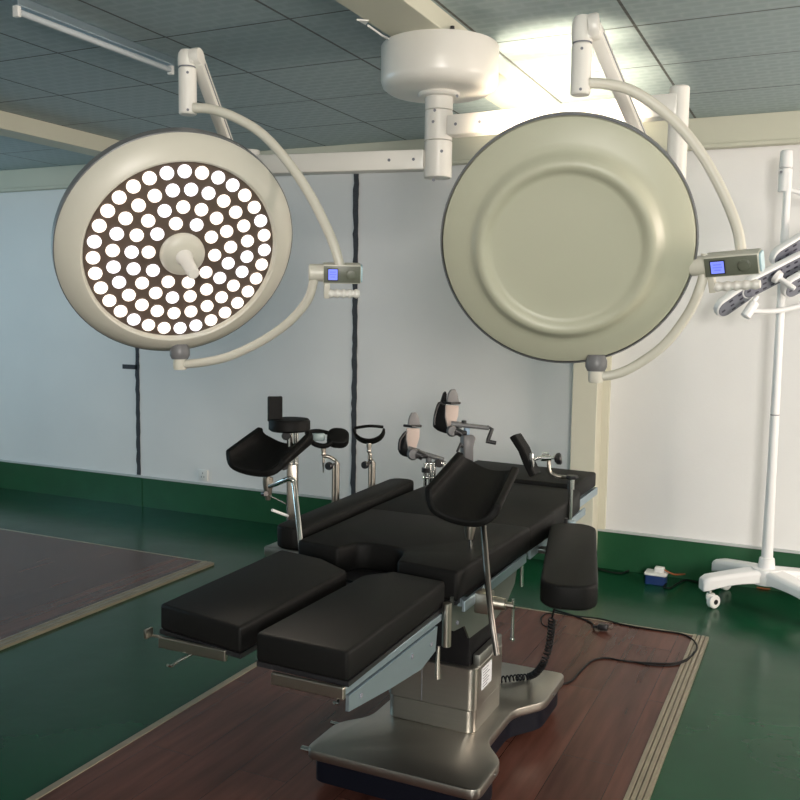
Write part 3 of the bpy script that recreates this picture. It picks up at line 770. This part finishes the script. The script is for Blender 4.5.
def tclamp(t, c, out, s=1.0, handle=(0, 0, -1)):
    """rail clamp: block, screw and T handle"""
    c = V(c); out = V(out)
    b = B(); box(b, c, (0.045 * s, 0.05 * s, 0.06 * s), None, 0.005); o = obj('rail_clamp', b, 'nickel', t)
    b = B(); cyl(b, c + out * 0.02, c + out * 0.085 * s, 0.020 * s, 0.017 * s, bev=0.003); cyl(b, c + out * 0.08 * s, c + out * 0.115 * s, 0.009 * s); obj('clamp_screw', b, 'nickel', o)
    h = V(handle); e = c + out * 0.112 * s
    b = B(); cyl(b, e - h * 0.02, e + h * 0.095 * s, 0.0045); lathe(b, [(0, -0.007), (0.006, -0.004), (0.007, 0), (0.006, 0.004), (0, 0.007)], mtx(e + h * 0.097 * s, h), 12); obj('tommy_bar', b, 'chrome', o)

# right, near
t = thing('leg_holder', 'black half-round leg trough on a rod clamped to the near side rail', 'leg holder', (-0.84, 2.38, 0.75), 'half-round leg troughs')
d0, d1 = 2.55, 2.72
trough(t, P(426, 495, d0), P(490, 510, d0 - 0.06), P(469, 447, d1), P(515, 459, d1 - 0.04), D(-0.05, -0.93, -0.35) * 0.053, D(-0.1, -0.93, -0.35) * 0.050)
tclamp(t, (-0.832, 2.345, 0.745), V((0.72, 0.12, -0.04)), 1.0)
rt = P(481, 500, 2.53)
b = B(); tube(b, [P(497, 655, 2.40), P(490, 605, 2.43), P(484, 535, 2.56), P(482, 519, 2.61), P(477, 512, 2.66), P(471, 516, 2.70)], 0.0085, 14, smooth=5); obj('support_rod', b, 'rod', t)
b = B(); k = P(470, 521, 2.70); lathe(b, [(0, 0.02), (0.017, 0.02), (0.017, -0.02), (0.011, -0.055), (0, -0.055)], mtx(k, (0, 0, 1)), 20); obj('ball_socket', b, 'nickel', t)
b = B(); cyl(b, k + V((0.003, 0, -0.05)), k + V((0.006, 0, -0.118)), 0.004); lathe(b, [(0, -0.006), (0.006, 0), (0, 0.006)], mtx(k + V((0.006, 0, -0.12))), 12); obj('lock_pin', b, 'chrome', t)
# left, far
t = thing('leg_holder', 'black half-round leg trough on a bent rod at the far left side of the table', 'leg holder', (-1.455, 2.42, 0.74), 'half-round leg troughs')
d0, d1 = 2.98, 3.14
trough(t, P(225, 455, d0), P(274, 464, d0 - 0.05), P(268, 424, d1), P(312, 427, d1 - 0.04), D(-0.05, -0.93, -0.35) * 0.038, D(-0.05, -0.93, -0.35) * 0.066)
b = B(); tube(b, [P(301, 549, 2.80), P(299, 527, 2.825), P(296, 500, 2.87), P(294, 484, 2.91), P(292, 479.5, 2.915), P(288, 479, 2.925), P(278, 483, 2.98), P(270, 486, 3.04)], 0.0085, 14, smooth=4); obj('support_rod', b, 'chrome', t)
k = P(268, 484, 3.06)
b = B(); lathe(b, [(0, 0.022), (0.018, 0.022), (0.018, 0), (0.010, -0.05), (0.0085, -0.055), (0, -0.055)], mtx(k, (0, 0, 1)), 20); cyl(b, k + V((0, 0, 0.02)), k + V((0.002, 0, 0.045)), 0.009); obj('ball_socket', b, 'nickel', t)
b = B(); cyl(b, P(266, 494, 2.975), P(263, 494, 2.99), 0.009); obj('knob', b, 'blackplastic', t)
b = B(); cyl(b, P(270, 496, 2.97), P(286, 504, 2.95), 0.003); obj('lever', b, 'chrome', t)
b = B(); box(b, (-1.452, 2.445, 0.765), (0.02, 0.06, 0.09), None, 0.004); obj('rail_clamp', b, 'steeldark', t)

# ------------------------------------------------------------------ round seat-like pad with upright back on twin posts
t = thing('side_support', 'round black pad with upright backrest on twin chrome posts behind the table', 'side support', P(293, 535, 3.05))
dp = 3.12
b = B(); c = P(289.5, 424.5, dp)
lathe(b, [(0, -0.022), (0.064, -0.022), (0.072, -0.016), (0.072, 0.012), (0.066, 0.020), (0, 0.022)], mtx(c, (0, 0, 1)), 40); obj('round_pad', b, 'leather', t)
b = B(); m = mtx(P(275, 409, dp - 0.005), D(0.25, 0, 0.97), D(0, 1, 0)); prism(b, rrect(0.050, 0.088, 0.006), -0.012, 0.012, m, 0.004, 2); obj('back_pad', b, 'leather', t)
b = B(); cyl(b, P(290, 430, dp), (lambda q: V((P(290, 430, dp).x, P(290, 430, dp).y, q)))(0.80), 0.011); obj('inner_post', b, 'chrome', t); b = B(); cyl(b, P(296, 430, dp + 0.02), V((P(296, 430, dp + 0.02).x, P(296, 430, dp + 0.02).y, 0.80)), 0.009); obj('inner_post', b, 'chrome', t)
p = P(293, 464, dp + 0.01)
b = B(); box(b, (p.x, p.y, (p.z + 0.80) / 2), (0.034, 0.034, p.z - 0.80), D(1, 0, 0).to_track_quat('X', 'Z').to_matrix(), 0.003); obj('outer_sleeve', b, 'nickel', t)
for (px, py) in ((286, 436), (284, 466)):
    b = B(); lathe(b, [(0, -0.008), (0.014, -0.008), (0.015, 0), (0.014, 0.008), (0, 0.008)], mtx(P(px, py, dp - 0.02), D(0.4, 0, 1)), 20); obj('locking_knob', b, 'blackplastic', t)
b = B(); cyl(b, P(272, 510, dp - 0.05), P(288, 516, dp), 0.005); obj('lock_lever', b, 'paper', t)
b = B(); box(b, (p.x, p.y, 0.79), (0.06, 0.05, 0.045), None, 0.005); tube(b, [(p.x, p.y, 0.775), (p.x + 0.05, p.y - 0.06, 0.765), (-1.50, 2.58, 0.76), (-1.455, 2.56, 0.757)], 0.01); obj('rail_mount', b, 'steeldark', t)

# ------------------------------------------------------------------ small padded knee rests on cranked chrome posts
def knee_rest(label, px, py, dep, post_px, post_py, ybot, shape):
    t = thing('knee_rest', label, 'knee rest', P(post_px, ybot, dep + 0.02), 'small knee rests on chrome posts')
    c = P(px, py, dep)
    if shape == 'cup':
        b = B(); seg = 28; w2, h2 = 0.056, 0.022
        pts = []
        for i in range(seg + 1):
            a = PI * i / seg
            pts.append(P(px, py - 4, dep) + D(1, 0, 0) * (-w2 * math.cos(a)) + D(0, -1, 0) * (h2 * 1.9 * math.sin(a)) )
        t2 = bmesh.new()
        for sgn in (0,):
            rings = []
            for i, q in enumerate(pts):
                out = (q - P(px, py - 4, dep)).normalized()
                f = D(0, 0.25, 1)
                rr = [q + f * 0.04, q + out * 0.010 + f * 0.036, q + out * 0.010 - f * 0.036, q - f * 0.04]
                rings.append([t2.verts.new(v) for v in rr])
            for a_, b_ in zip(rings, rings[1:]):
                for k in range(4): t2.faces.new((a_[k], a_[(k + 1) % 4], b_[(k + 1) % 4], b_[k]))
            t2.faces.new(rings[0]); t2.faces.new(rings[-1][::-1])
        bmesh.ops.recalc_face_normals(t2, faces=t2.faces[:])
        merge(b, t2); obj('cup_pad', b, 'leather', t, bev=0.004)
        b = B(); tube(b, [P(px - 14, py - 6, dep - 0.03), P(px, py - 8, dep - 0.045), P(px + 14, py - 7, dep - 0.03)], 0.006, smooth=4); obj('strap', b, 'leather', t)
    else:
        b = B(); m = mtx(P(px + 9, py + 1, dep), D(0.1, 0.75, 0.65), D(1, 0, 0)); prism(b, rrect(0.085, 0.085, 0.035, 6), -0.018, 0.018, m, 0.008, 3)
        obj('cup_pad', b, 'leather', t)
        b = B(); tube(b, [P(px - 22, py - 5, dep), P(px - 16, py + 6, dep - 0.02), P(px - 4, py + 9, dep - 0.03), P(px + 4, py + 4, dep - 0.03)], 0.010, smooth=4); tube(b, [P(px - 22, py - 5, dep), P(px - 10, py - 6, dep + 0.02), P(px + 3, py - 3, dep)], 0.008, smooth=4); obj('strap', b, 'leather', t)
        b = B(); box(b, P(px - 10, py + 0, dep - 0.01), (0.045, 0.02, 0.03), D(1, 0, 0).to_track_quat('X', 'Z').to_matrix(), 0.006); obj('buckle', b, 'tealclip', t)
    k = P(px if shape == 'cup' else px - 5.5, py + 14, dep)
    b = B(); lathe(b, [(0, 0.02), (0.010, 0.02), (0.011, 0.008), (0.008, -0.004), (0.010, -0.012), (0.006, -0.02), (0, -0.02)], mtx(k), 16); tube(b, [k + V((0, 0, -0.015)), k + V((0.0, 0, -0.045))], 0.005); obj('ball_joint', b, 'nickel', t)
    b = B(); cyl(b, k + V((0, 0, -0.04)), k + V((0, 0, -0.085)), 0.0045, 0.002); obj('lock_pin', b, 'chrome', t)
    pt = P(post_px, post_py, dep)
    b = B(); tube(b, [k + V((0, 0, -0.02)), k.lerp(pt, 0.35) + V((0, 0, -0.005)), pt + V((-0.012, 0, 0.012)), pt, V((pt.x, pt.y, pt.z - 0.03))], 0.007, smooth=3)
    zb = P(post_px, ybot, dep + 0.0).z
    tube(b, [V((pt.x, pt.y, pt.z)), V((pt.x, pt.y, zb))], 0.0105); tube(b, [V((pt.x - 0.012, pt.y - 0.004, pt.z - 0.01)), V((pt.x - 0.012, pt.y - 0.004, zb))], 0.007); obj('post', b, 'nickel', t)
    q = P(post_px - 8, post_py + 3, dep - 0.02)
    b = B(); lathe(b, [(0, -0.008), (0.014, -0.008), (0.016, 0), (0.014, 0.008), (0, 0.008)], mtx(q, D(-0.6, 0, 0.8)), 18); cyl(b, q, pt, 0.004); obj('locking_knob', b, 'blackplastic', t)
    b = B(); box(b, (pt.x, pt.y, zb), (0.045, 0.045, 0.05), None, 0.004); tube(b, [(pt.x, pt.y, zb), (pt.x + 0.05, pt.y - 0.01, zb - 0.02), (-1.455, pt.y - 0.03, 0.757)], 0.010); obj('rail_mount', b, 'steeldark', t)
knee_rest('black knee rest with a teal buckle on the cranked post nearer the round pad', 329, 437, 3.45, 337, 463, 515, 'strap')
knee_rest('black cup-shaped knee rest on the post nearest the dark wall seam', 369, 434, 3.65, 373, 462, 502, 'cup')

# ------------------------------------------------------------------ boot stirrups
def boot(label, ox, oy, dep, crank):
    """ox, oy: image place of the sole's foot end"""
    t = thing('boot_stirrup', label, 'boot stirrup', P(ox, oy + 45, dep), 'boot stirrups behind the table')
    def q(x, y, d=0.0): return P(ox + x, oy + y, dep + d)
    f = D(0.3, 0, 0.95)
    b = B(); slab(b, [q(-6, -20), q(7, -19.5), q(6.5, -10), q(3.5, 0), q(2, 5), q(-3.5, 5), q(-6.5, -8)], 0.014, -f, 0.003); obj('sole_pad', b, 'sole', t)
    b = B(); slab(b, [q(-5, -22), q(-3.5, -31), q(-1, -35.5), q(3.5, -36), q(6, -31), q(7.5, -22)], 0.016, -f, 0.004); obj('toe_pad', b, 'soletoe', t)
    b = B(); tube(b, [q(-9, -22.5), q(-1, -21.5, -0.03), q(8, -22)], 0.006); obj('toe_strap', b, 'blackplastic', t)
    # dark boot shell behind the sole
    b = B(); slab(b, [q(-5, -33, .01), q(-8, -34, .01), q(-11, -24, .02), q(-14, -16, .02), q(-18, -9, .02), q(-19, 2, .02), q(-14, 6, .02), q(-5, 9, .01), q(0, 6, .01), q(-6, -10, .01)] if crank else
             [q(-6, -17, .01), q(-10, -15, .02), q(-14, -8, .02), q(-15, 4, .02), q(-11, 8, .02), q(-2, 10, .01), q(1, 6, .01), q(-6, -4, .01)], 0.075, -D(0, 0, 1), 0.010); obj('boot_shell', b, 'rubber', t)
    b = B(); tube(b, [q(-8, -20, 0), q(-13, -22, 0), q(-17, -10, -0.02), q(-18, 0, -0.02)] if crank else [q(-7, -16, 0), q(-13, -8, -0.02), q(-14, 2, -0.02)], 0.006, smooth=3); obj('boot_strap', b, 'blackplastic', t)
    b = B(); lathe(b, [(0, -0.02), (0.022, -0.018), (0.028, 0), (0.022, 0.018), (0, 0.02)], mtx(q(0, 6, -0.01), D(0.2, 0, 1)), 20); obj('heel_joint', b, 'greyplastic', t)
    b = B(); tube(b, [q(2, 8, -0.02), q(14, 8)], 0.012); tube(b, [q(3, 5, -0.01), q(10, 9, -0.01)], 0.018); obj('joint_knuckle', b, 'blackplastic', t)
    if crank:
        b = B(); tube(b, [q(0, -1), q(37, 3)], 0.011); tube(b, [q(-1, -1), q(10, 0)], 0.015); obj('cross_bar', b, 'shellgrey', t)
        b = B(); tube(b, [q(35, 2), q(40, 4), q(36, 15)], 0.010); tube(b, [q(34, 16), q(44, 18)], 0.0095); obj('crank_handle', b, 'blackplastic', t)
        b = B(); lathe(b, [(0, 0), (0.012, 0), (0.012, 0.012), (0, 0.014)], mtx(q(12, -2), (0, 0, 1)), 14); obj('knob', b, 'blackplastic', t)
        b = B(); slab(b, [q(13, 3), q(18, 3), q(18, 10), q(13, 10)], 0.02, -f, 0.003); obj('blue_clip', b, 'bluegrip', t)
        b = B(); slab(b, [q(11, 9), q(22, 10), q(24.5, 13), q(22, 22), q(22, 44), q(12, 44), q(11, 20)], 0.045, -f, 0.008); obj('support_housing', b, 'greyplastic', t)
        b = B(); tube(b, [q(9, 18, -.01), q(5, 27, -.02)], 0.006); tube(b, [q(8, 20, -.01), q(11, 22, 0)], 0.006); obj('lock_lever', b, 'blackplastic', t)
        zf = 44
    else:
        b = B(); tube(b, [q(-4, 1), q(31, 12)], 0.011); tube(b, [q(-5, 1), q(6, 4)], 0.014); obj('cross_bar', b, 'shellgrey', t)
        b = B(); lathe(b, [(0, -0.01), (0.02, -0.01), (0.02, 0.01), (0, 0.01)], mtx(q(26, 15), D(0.3, 0, 1)), 18); obj('locking_knob', b, 'blackplastic', t); b = B(); lathe(b, [(0, -0.01), (0.02, -0.01), (0.02, 0.01), (0, 0.01)], mtx(q(13, 22), (0, 0, 1)), 18); obj('locking_knob', b, 'blackplastic', t)
        b = B(); slab(b, [q(14, 8), q(19, 9), q(19, 15), q(14, 15)], 0.02, -f, 0.003); obj('blue_clip', b, 'greyplastic', t)
        for x in (12, 17, 21, 31):
            b = B(); tube(b, [q(x, 15), q(x, 46)], 0.008); obj('support_post', b, 'chrome', t)
        for g in ((10, 29, 32, 31), (12, 16, 33, 15)):
            b = B(); tube(b, [q(*g[:2]), q(*g[2:])], 0.0075); obj('cross_bracket', b, 'chrome', t)
    b = B(); e = q(20, 43); tube(b, [e, (-1.50, e.y - 0.1, 0.77), (-1.45, e.y - 0.12, 0.757)], 0.012); obj('rail_mount', b, 'steeldark', t)
boot('lower black boot stirrup with pale sole, nearer the knee rests', 413, 448, 4.0, False)
boot('upper black boot stirrup with pale sole and crank handle', 452, 425, 4.26, True)

# ------------------------------------------------------------------ angled shoulder support on the right of the head section
t = thing('shoulder_support', 'bent black pad on a chrome post beside the table head', 'shoulder support', (-0.865, 3.38, 0.75))
f = D(0.90, 0.1, 0.42)
def bend_pad(name, pts, wd, side, parent, mt):
    # a plate bent along pts (list of 3D points of its centre line), with thickness across and width along side
    b = B(); side = V(side).normalized(); rows = []
    n = len(pts)
    for i, p in enumerate(pts):
        tg = (pts[min(i + 1, n - 1)] - pts[max(i - 1, 0)]).normalized(); th = tg.cross(side).normalized() * 0.013
        rows.append([b.verts.new(p + side * wd / 2 + th), b.verts.new(p - side * wd / 2 + th), b.verts.new(p - side * wd / 2 - th), b.verts.new(p + side * wd / 2 - th)])
    for a_, c_ in zip(rows, rows[1:]):
        for k in range(4): b.faces.new((a_[k], a_[(k + 1) % 4], c_[(k + 1) % 4], c_[k]))
    b.faces.new(rows[0]); b.faces.new(rows[-1][::-1])
    bmesh.ops.recalc_face_normals(b, faces=b.faces[:])
    return obj(name, b, mt, parent, bev=0.005)
sp_ = bend_pad('support_pad', [P(515, 435, 3.52), P(524, 449, 3.52), P(529, 462, 3.52), P(535.5, 475, 3.52)], 0.085, D(0.42, 0.05, -0.9), t, 'leather')
b = B(); box(b, P(532, 460, 3.47), (0.015, 0.02, 0.055), D(0.9, 0, 0.4).to_track_quat('X', 'Z').to_matrix(), 0.003); obj('pad_plate', b, 'chrome', t)
b = B(); tube(b, [P(533, 460, 3.50), P(540, 457.5, 3.5), P(560, 458, 3.5)], 0.006); cyl(b, P(541, 458, 3.5), P(551, 458, 3.5), 0.012); cyl(b, P(542, 454, 3.5), P(549, 454, 3.5), 0.006); obj('pad_arm', b, 'chrome', t)
b = B(); lathe(b, [(0, -0.01), (0.010, -0.01), (0.022, 0), (0.024, 0.012), (0.018, 0.018), (0, 0.018)], mtx(P(557, 459, 3.5), D(1, 0.1, 0.2)), 8); obj('star_knob', b, 'blackplastic', t)
b = B(); tube(b, [P(549, 460, 3.50), P(549, 467, 3.50), P(551, 473, 3.50), P(557, 476, 3.49), P(564, 477, 3.48), P(571, 477.5, 3.39)], 0.0075, smooth=4); obj('cranked_arm', b, 'nickel', t)
pp = P(571, 480, 3.39)
b = B(); cyl(b, pp + V((0, 0, 0.004)), pp + V((0, 0, -0.035)), 0.013); cyl(b, pp + V((0, 0, -0.03)), V((pp.x, pp.y, 0.74)), 0.0085); obj('post', b, 'chrome', t)
b = B(); lathe(b, [(0, 0), (0.022, 0), (0.026, 0.006), (0.022, 0.013), (0, 0.013)], mtx(pp + V((0.004, 0, 0.005))), 8); obj('locking_knob', b, 'blackplastic', t)
b = B(); box(b, (pp.x, pp.y, 0.758), (0.04, 0.05, 0.05), None, 0.004); box(b, ((pp.x + -0.87) / 2, pp.y, 0.757), (abs(pp.x + 0.87) + 0.01, 0.03, 0.03)); obj('rail_clamp', b, 'alu', t)

# ------------------------------------------------------------------ mobile lamp at the right edge
MX, MY = -0.222, 5.12
t = thing('mobile_lamp', 'white mobile examination lamp on a castored stand against the back wall', 'floor lamp', (MX, MY, 0))
def legm(tip, htip, name='stand_leg'):
    tx, ty = tip; a = V((MX, MY, 0)); e = V((tx, ty, 0)); d = (e - a); L = d.length; d.normalize(); n = V((0, 0, 1)).cross(d)
    b = B(); rows = []
    N = 12
    for i in range(N + 1):
        u = i / N; c = a + d * (L * u); wd = 0.062 - 0.014 * u
        top = 0.225 - 0.055 * u ** 1.2 - (0.012 if i == N else 0); bot = (0.145 - 0.050 * u) - 0.0 + 0.02 * math.sin(PI * u)
        if i == N: wd *= 0.8
        ring = []
        for (sx, zz) in ((-1, bot), (-1, top - 0.015), (-0.75, top), (0.75, top), (1, top - 0.015), (1, bot)): ring.append(b.verts.new(c + n * wd * sx + V((0, 0, zz))))
        rows.append(ring)
    for r0, r1 in zip(rows, rows[1:]):
        for k in range(6): b.faces.new((r0[k], r0[(k + 1) % 6], r1[(k + 1) % 6], r1[k]))
    b.faces.new(rows[0]); b.faces.new(rows[-1][::-1]); bmesh.ops.recalc_face_normals(b, faces=b.faces[:])
    lg = obj(name, b, 'standwhite', t, bev=0.006)
    w0 = a + d * (L - 0.05)
    b = B(); cyl(b, w0 + V((0, 0, 0.075)), w0 + V((0, 0, 0.11)), 0.012); obj('castor_stem', b, 'chrome', lg)
    ax = V((0.75, -0.6, 0)).normalized()
    b = B(); wc = w0 + V((0.02, 0, 0.037))
    cyl(b, wc - ax * 0.018, wc + ax * 0.018, 0.037, bev=0.006, seg=28); box(b, w0 + V((0.004, 0, 0.062)), (0.045, 0.04, 0.035), None, 0.008); cs = obj('castor', b, 'paper', lg)
    b = B(); cyl(b, wc + ax * 0.017, wc + ax * 0.0195, 0.014); obj('castor_hub', b, 'blackplastic', cs)
legm((-0.535, 4.965), 0.1); legm((-0.50, 5.40), 0.1); legm((0.10, 4.86), 0.1); legm((0.12, 5.38), 0.1)
b = B(); lathe(b, [(0, 0.228), (0.075, 0.222), (0.085, 0.18), (0.08, 0.14), (0, 0.14)], Matrix.Translation((MX, MY, 0)), 28); obj('stand_hub', b, 'standwhite', t)
b = B(); lathe(b, [(0, 0.19), (0.048, 0.19), (0.038, 0.275), (0.030, 0.28), (0, 0.28)], Matrix.Translation((MX, MY, 0)), 28); obj('pole_socket', b, 'standwhite', t)
b = B(); lathe(b, [(0, 0.27), (0.030, 0.27), (0.024, 0.7), (0.023, 1.045), (0.0, 1.045)], Matrix.Translation((MX, MY, 0)), 24); obj('lower_pole', b, 'standwhite', t)
b = B(); lathe(b, [(0, 1.045), (0.0225, 1.045), (0.0225, 1.05), (0, 1.05)], Matrix.Translation((MX, MY, 0)), 24); obj('pole_ring', b, 'ink', t)
b = B(); lathe(b, [(0, 1.05), (0.0225, 1.05), (0.019, 2.30), (0.0, 2.30)], Matrix.Translation((MX - 0.0, MY, 0)), 24); obj('upper_pole', b, 'standwhite', t)
md = 4.66
b = B(); qa = P(784.5, 192, md); qb = P(785, 169, md); cyl(b, V((qa.x, qa.y, qa.z)), V((qa.x, qa.y, qb.z)), 0.034, bev=0.004); jt = obj('top_joint', b, 'standwhite', t)
b = B(); cyl(b, V((qa.x, qa.y, qb.z + 0.003)), V((qa.x, qa.y, P(785, 151, md).z)), 0.033, 0.030, bev=0.006); obj('top_cap', b, 'standwhite', t)
b = B(); cyl(b, P(781, 172, md - 0.04), P(781, 172, md - 0.034), 0.007); obj('screw', b, 'ink', jt)
b = B(); tube(b, [P(786, 189, md), P(800, 193, md - 0.02), P(830, 210, md - 0.05), P(858, 250, md - 0.1), P(850, 285, md - 0.12), P(828, 299, md - 0.12)], 0.013, smooth=6); obj('head_yoke', b, 'standwhite', t)
b = B(); tube(b, [P(753, 311, md - .1), P(775, 311, md - .1), P(800, 306, md - .1), P(828, 298, md - .12)], 0.014, smooth=6); obj('lower_yoke', b, 'standwhite', t)
b = B(); cyl(b, P(757, 296, md - .12), P(751, 306, md - .12), 0.012); cyl(b, P(755, 302, md - .13), P(745, 317, md - .13), 0.025, bev=0.005); obj('swivel_grip', b, 'standwhite', t)
# capsule-shaped lamp wings
def wing(x0, y0, x1, y1, r, dep, nvec, dep2=None):
    a = P(x0, y0, dep); c = P(x1, y1, dep2 or dep); n = V(nvec)
    d = (c - a); d = d - n * d.dot(n); L = d.length; d.normalize(); s = n.cross(d)
    m = Matrix.Translation((a + c) / 2) @ Matrix((s, d, n)).transposed().to_4x4()
    b = B(); prism(b, rrect(2 * r, L + 2 * r, r * 0.98, 8), -0.038, 0.0, m, 0.010, 3); wg = obj('lamp_wing', b, 'standwhite', t)
    b = B(); prism(b, rrect(2 * r - 0.022, L + 2 * r - 0.022, r - 0.012, 8), 0.0, 0.003, m); fc = obj('led_face', b, 'petal', wg)
    b = B(); k = max(3, int((L + r) / 0.04))
    for i in range(k):
        for j in (-1, 0, 1):
            yy = (-L / 2 - r * 0.4) + (L + r * 0.8) * i / (k - 1)
            if abs(yy) > L / 2 + r * 0.2 and j: continue
            prism(b, rrect(0.010, 0.022, 0.0045, 3, j * r * 0.55, yy), 0.003, 0.005, m)
    obj('led_dots', b, 'dot', fc)
nw = D(0.35, -0.62, 0.70)
wing(728, 309, 745, 294, 0.058, md - 0.10, nw)
wing(752, 288, 800, 266, 0.062, md - 0.12, nw)
wing(784, 258, 830, 226, 0.058, md - 0.10, nw)
wing(795, 288, 830, 268, 0.062, md - 0.14, nw)
b = B(); a = P(776, 276, md - 0.14); lathe(b, [(0, 0), (0.035, 0), (0.03, 0.02), (0.014, 0.028), (0.012, 0.11), (0.009, 0.115), (0, 0.115)], mtx(a, D(0.6, -0.62, 0.5)), 24); obj('centre_handle', b, 'standwhite', t)

# ------------------------------------------------------------------ cables and floor items
ZB = 0.02
def fp(x, y, z=0.018): return P_at(x, y, z)
b = B(); pts = []
path = smooth_path([V((-1.12, 3.05, 0.20)), V((-1.075, 3.15, 0.168)), V((-1.01, 3.205, 0.168)), V((-0.955, 3.245, 0.172)), P(541, 667, 3.20), P(548, 650, 3.16), P(551, 632, 3.12), P(552, 618, 3.08), P(555, 606, 3.0), P(560, 590, 2.93)], 40)
u = V((0, 0, 1))
N = len(path)
coil = []
for i in range(N - 1):
    for k in range(4):
        pass
ncoil = 0
tot = 0; cum = [0]
for i in range(1, N): tot += (path[i] - path[i - 1]).length; cum.append(tot)
steps = int(tot / 0.0014); j = 0; cpts = []
for sidx in range(steps):
    sdist = tot * sidx / steps
    while j < N - 2 and cum[j + 1] < sdist: j += 1
    f_ = (sdist - cum[j]) / max(1e-9, cum[j + 1] - cum[j]); p = path[j].lerp(path[j + 1], f_)
    tg = (path[j + 1] - path[j]).normalized(); a_ = tg.cross(V((0, 1, 0))).normalized(); c_ = tg.cross(a_)
    rr = 0.0105 if sdist < tot * 0.80 else 0.001
    ang = 2 * PI * sdist / 0.016
    cpts.append(p + (a_ * math.cos(ang) + c_ * math.sin(ang)) * rr)
tube(b, cpts, 0.0034, 6)
tag(obj('coiled_cord', b, 'rubber'), 'black coiled handset cord curving from the table column to the right arm board', 'cord')

t = thing('power_cable', 'black power cable looping over the wooden panel right of the table', 'cable', fp(640, 660))
b = B(); tube(b, [fp(552, 612), fp(575, 616), fp(600, 619), fp(625, 625), fp(655, 630), fp(682, 634), fp(693, 640), fp(697, 648), fp(690, 657), fp(676, 663), fp(650, 663), fp(625, 661), fp(605, 658), fp(592, 661), fp(580, 672), fp(570, 682), fp(550, 687)], 0.0042, 8, smooth=6); obj('cable', b, 'rubber', t)
b = B(); tube(b, [fp(630, 661), fp(648, 664.5), fp(670, 665.5), fp(686, 661), fp(694, 652)], 0.0036, 8, smooth=6); obj('cable', b, 'rubber', t)
t = thing('power_plug', 'black power plug with lead lying on the back edge of the wooden panel', 'plug', fp(604, 628))
b = B(); q = fp(603, 627, 0.034); box(b, q, (0.05, 0.035, 0.03), None, 0.008); cyl(b, q, q + V((-0.05, -0.005, -0.006)), 0.011, 0.006); pl = obj('plug_body', b, 'blackplastic', t)
b = B(); box(b, q + V((0.034, 0.008, 0.0)), (0.022, 0.003, 0.007)); box(b, q + V((0.034, -0.008, 0)), (0.022, 0.003, 0.007)); obj('prongs', b, 'chrome', pl)
b = B(); tube(b, [q + V((-0.04, -0.005, -0.006)), fp(590, 622), fp(572, 615), fp(555, 610)], 0.0042, 8, smooth=5); obj('lead', b, 'rubber', t)
b = B(); lp = [fp(549 + 8 * math.cos(a), 620 + 7 * math.sin(a)) for a in [2 * PI * k / 14 for k in range(13)]]
tube(b, lp, 0.003, 6); tag(obj('cord_loop', b, 'rubber'), 'thin dark loop of cord lying under the right arm board', 'cord')

q = fp(656, 583, 0)
t = thing('power_socket', 'blue surface socket box with white top and plug on the green floor', 'socket box', q)
b = B(); prism(b, rrect(0.115, 0.10, 0.012), 0, 0.055, Matrix.Translation(q), 0.003, 1); obj('socket_body', b, 'blue', t)
b = B(); prism(b, rrect(0.128, 0.112, 0.012), 0.055, 0.066, Matrix.Translation(q), 0.003, 1); obj('socket_top', b, 'paper', t)
b = B(); box(b, q + V((0.015, 0.015, 0.08)), (0.055, 0.045, 0.03), None, 0.006); obj('white_plug', b, 'paper', t)
b = B(); tube(b, [fp(596, 568, .006), fp(610, 572, .006), fp(622, 573, .006), fp(634, 568, .006), fp(642, 566, .006), V((q.x - 0.06, q.y + 0.02, 0.03))], 0.005, 8, smooth=5); tag(obj('black_cable', b, 'rubber'), 'black cable on the floor running left from the blue socket box', 'cable')
b = B(); tube(b, [V((q.x + 0.06, q.y - 0.02, 0.01)), fp(664, 587, .006), fp(670, 588, .006), fp(677, 584, .006), fp(686, 580, .006), fp(697, 582, .006), fp(706, 584, .006), fp(712, 588, .006)], 0.005, 8, smooth=5); tag(obj('black_cable', b, 'rubber'), 'black cable on the floor running right from the blue socket box', 'cable')
b = B(); tube(b, [q + V((0.04, 0.015, 0.082)), q + V((0.10, 0.02, 0.06)), fp(692, 574, .008), fp(704, 578, .006), fp(722, 579, .006), fp(744, 582, .006), fp(756, 587, .006), fp(770, 589, .006), fp(785, 587, .006), fp(800, 584, .006)], 0.005, 8, smooth=5); tag(obj('orange_cable', b, 'orange'), 'orange cable from the white plug passing under the mobile lamp', 'cable')
b = B(); tube(b, [fp(600, 556, .006), fp(603, 559, .02), fp(607, 556, .03), fp(611, 559, .006)], 0.006, 8, smooth=4); tag(obj('cable_end', b, 'skirtcap'), 'small grey cable end at the foot of the pillar', 'cable')

for o in bpy.data.objects:
    if 'w' in o: del o['w']
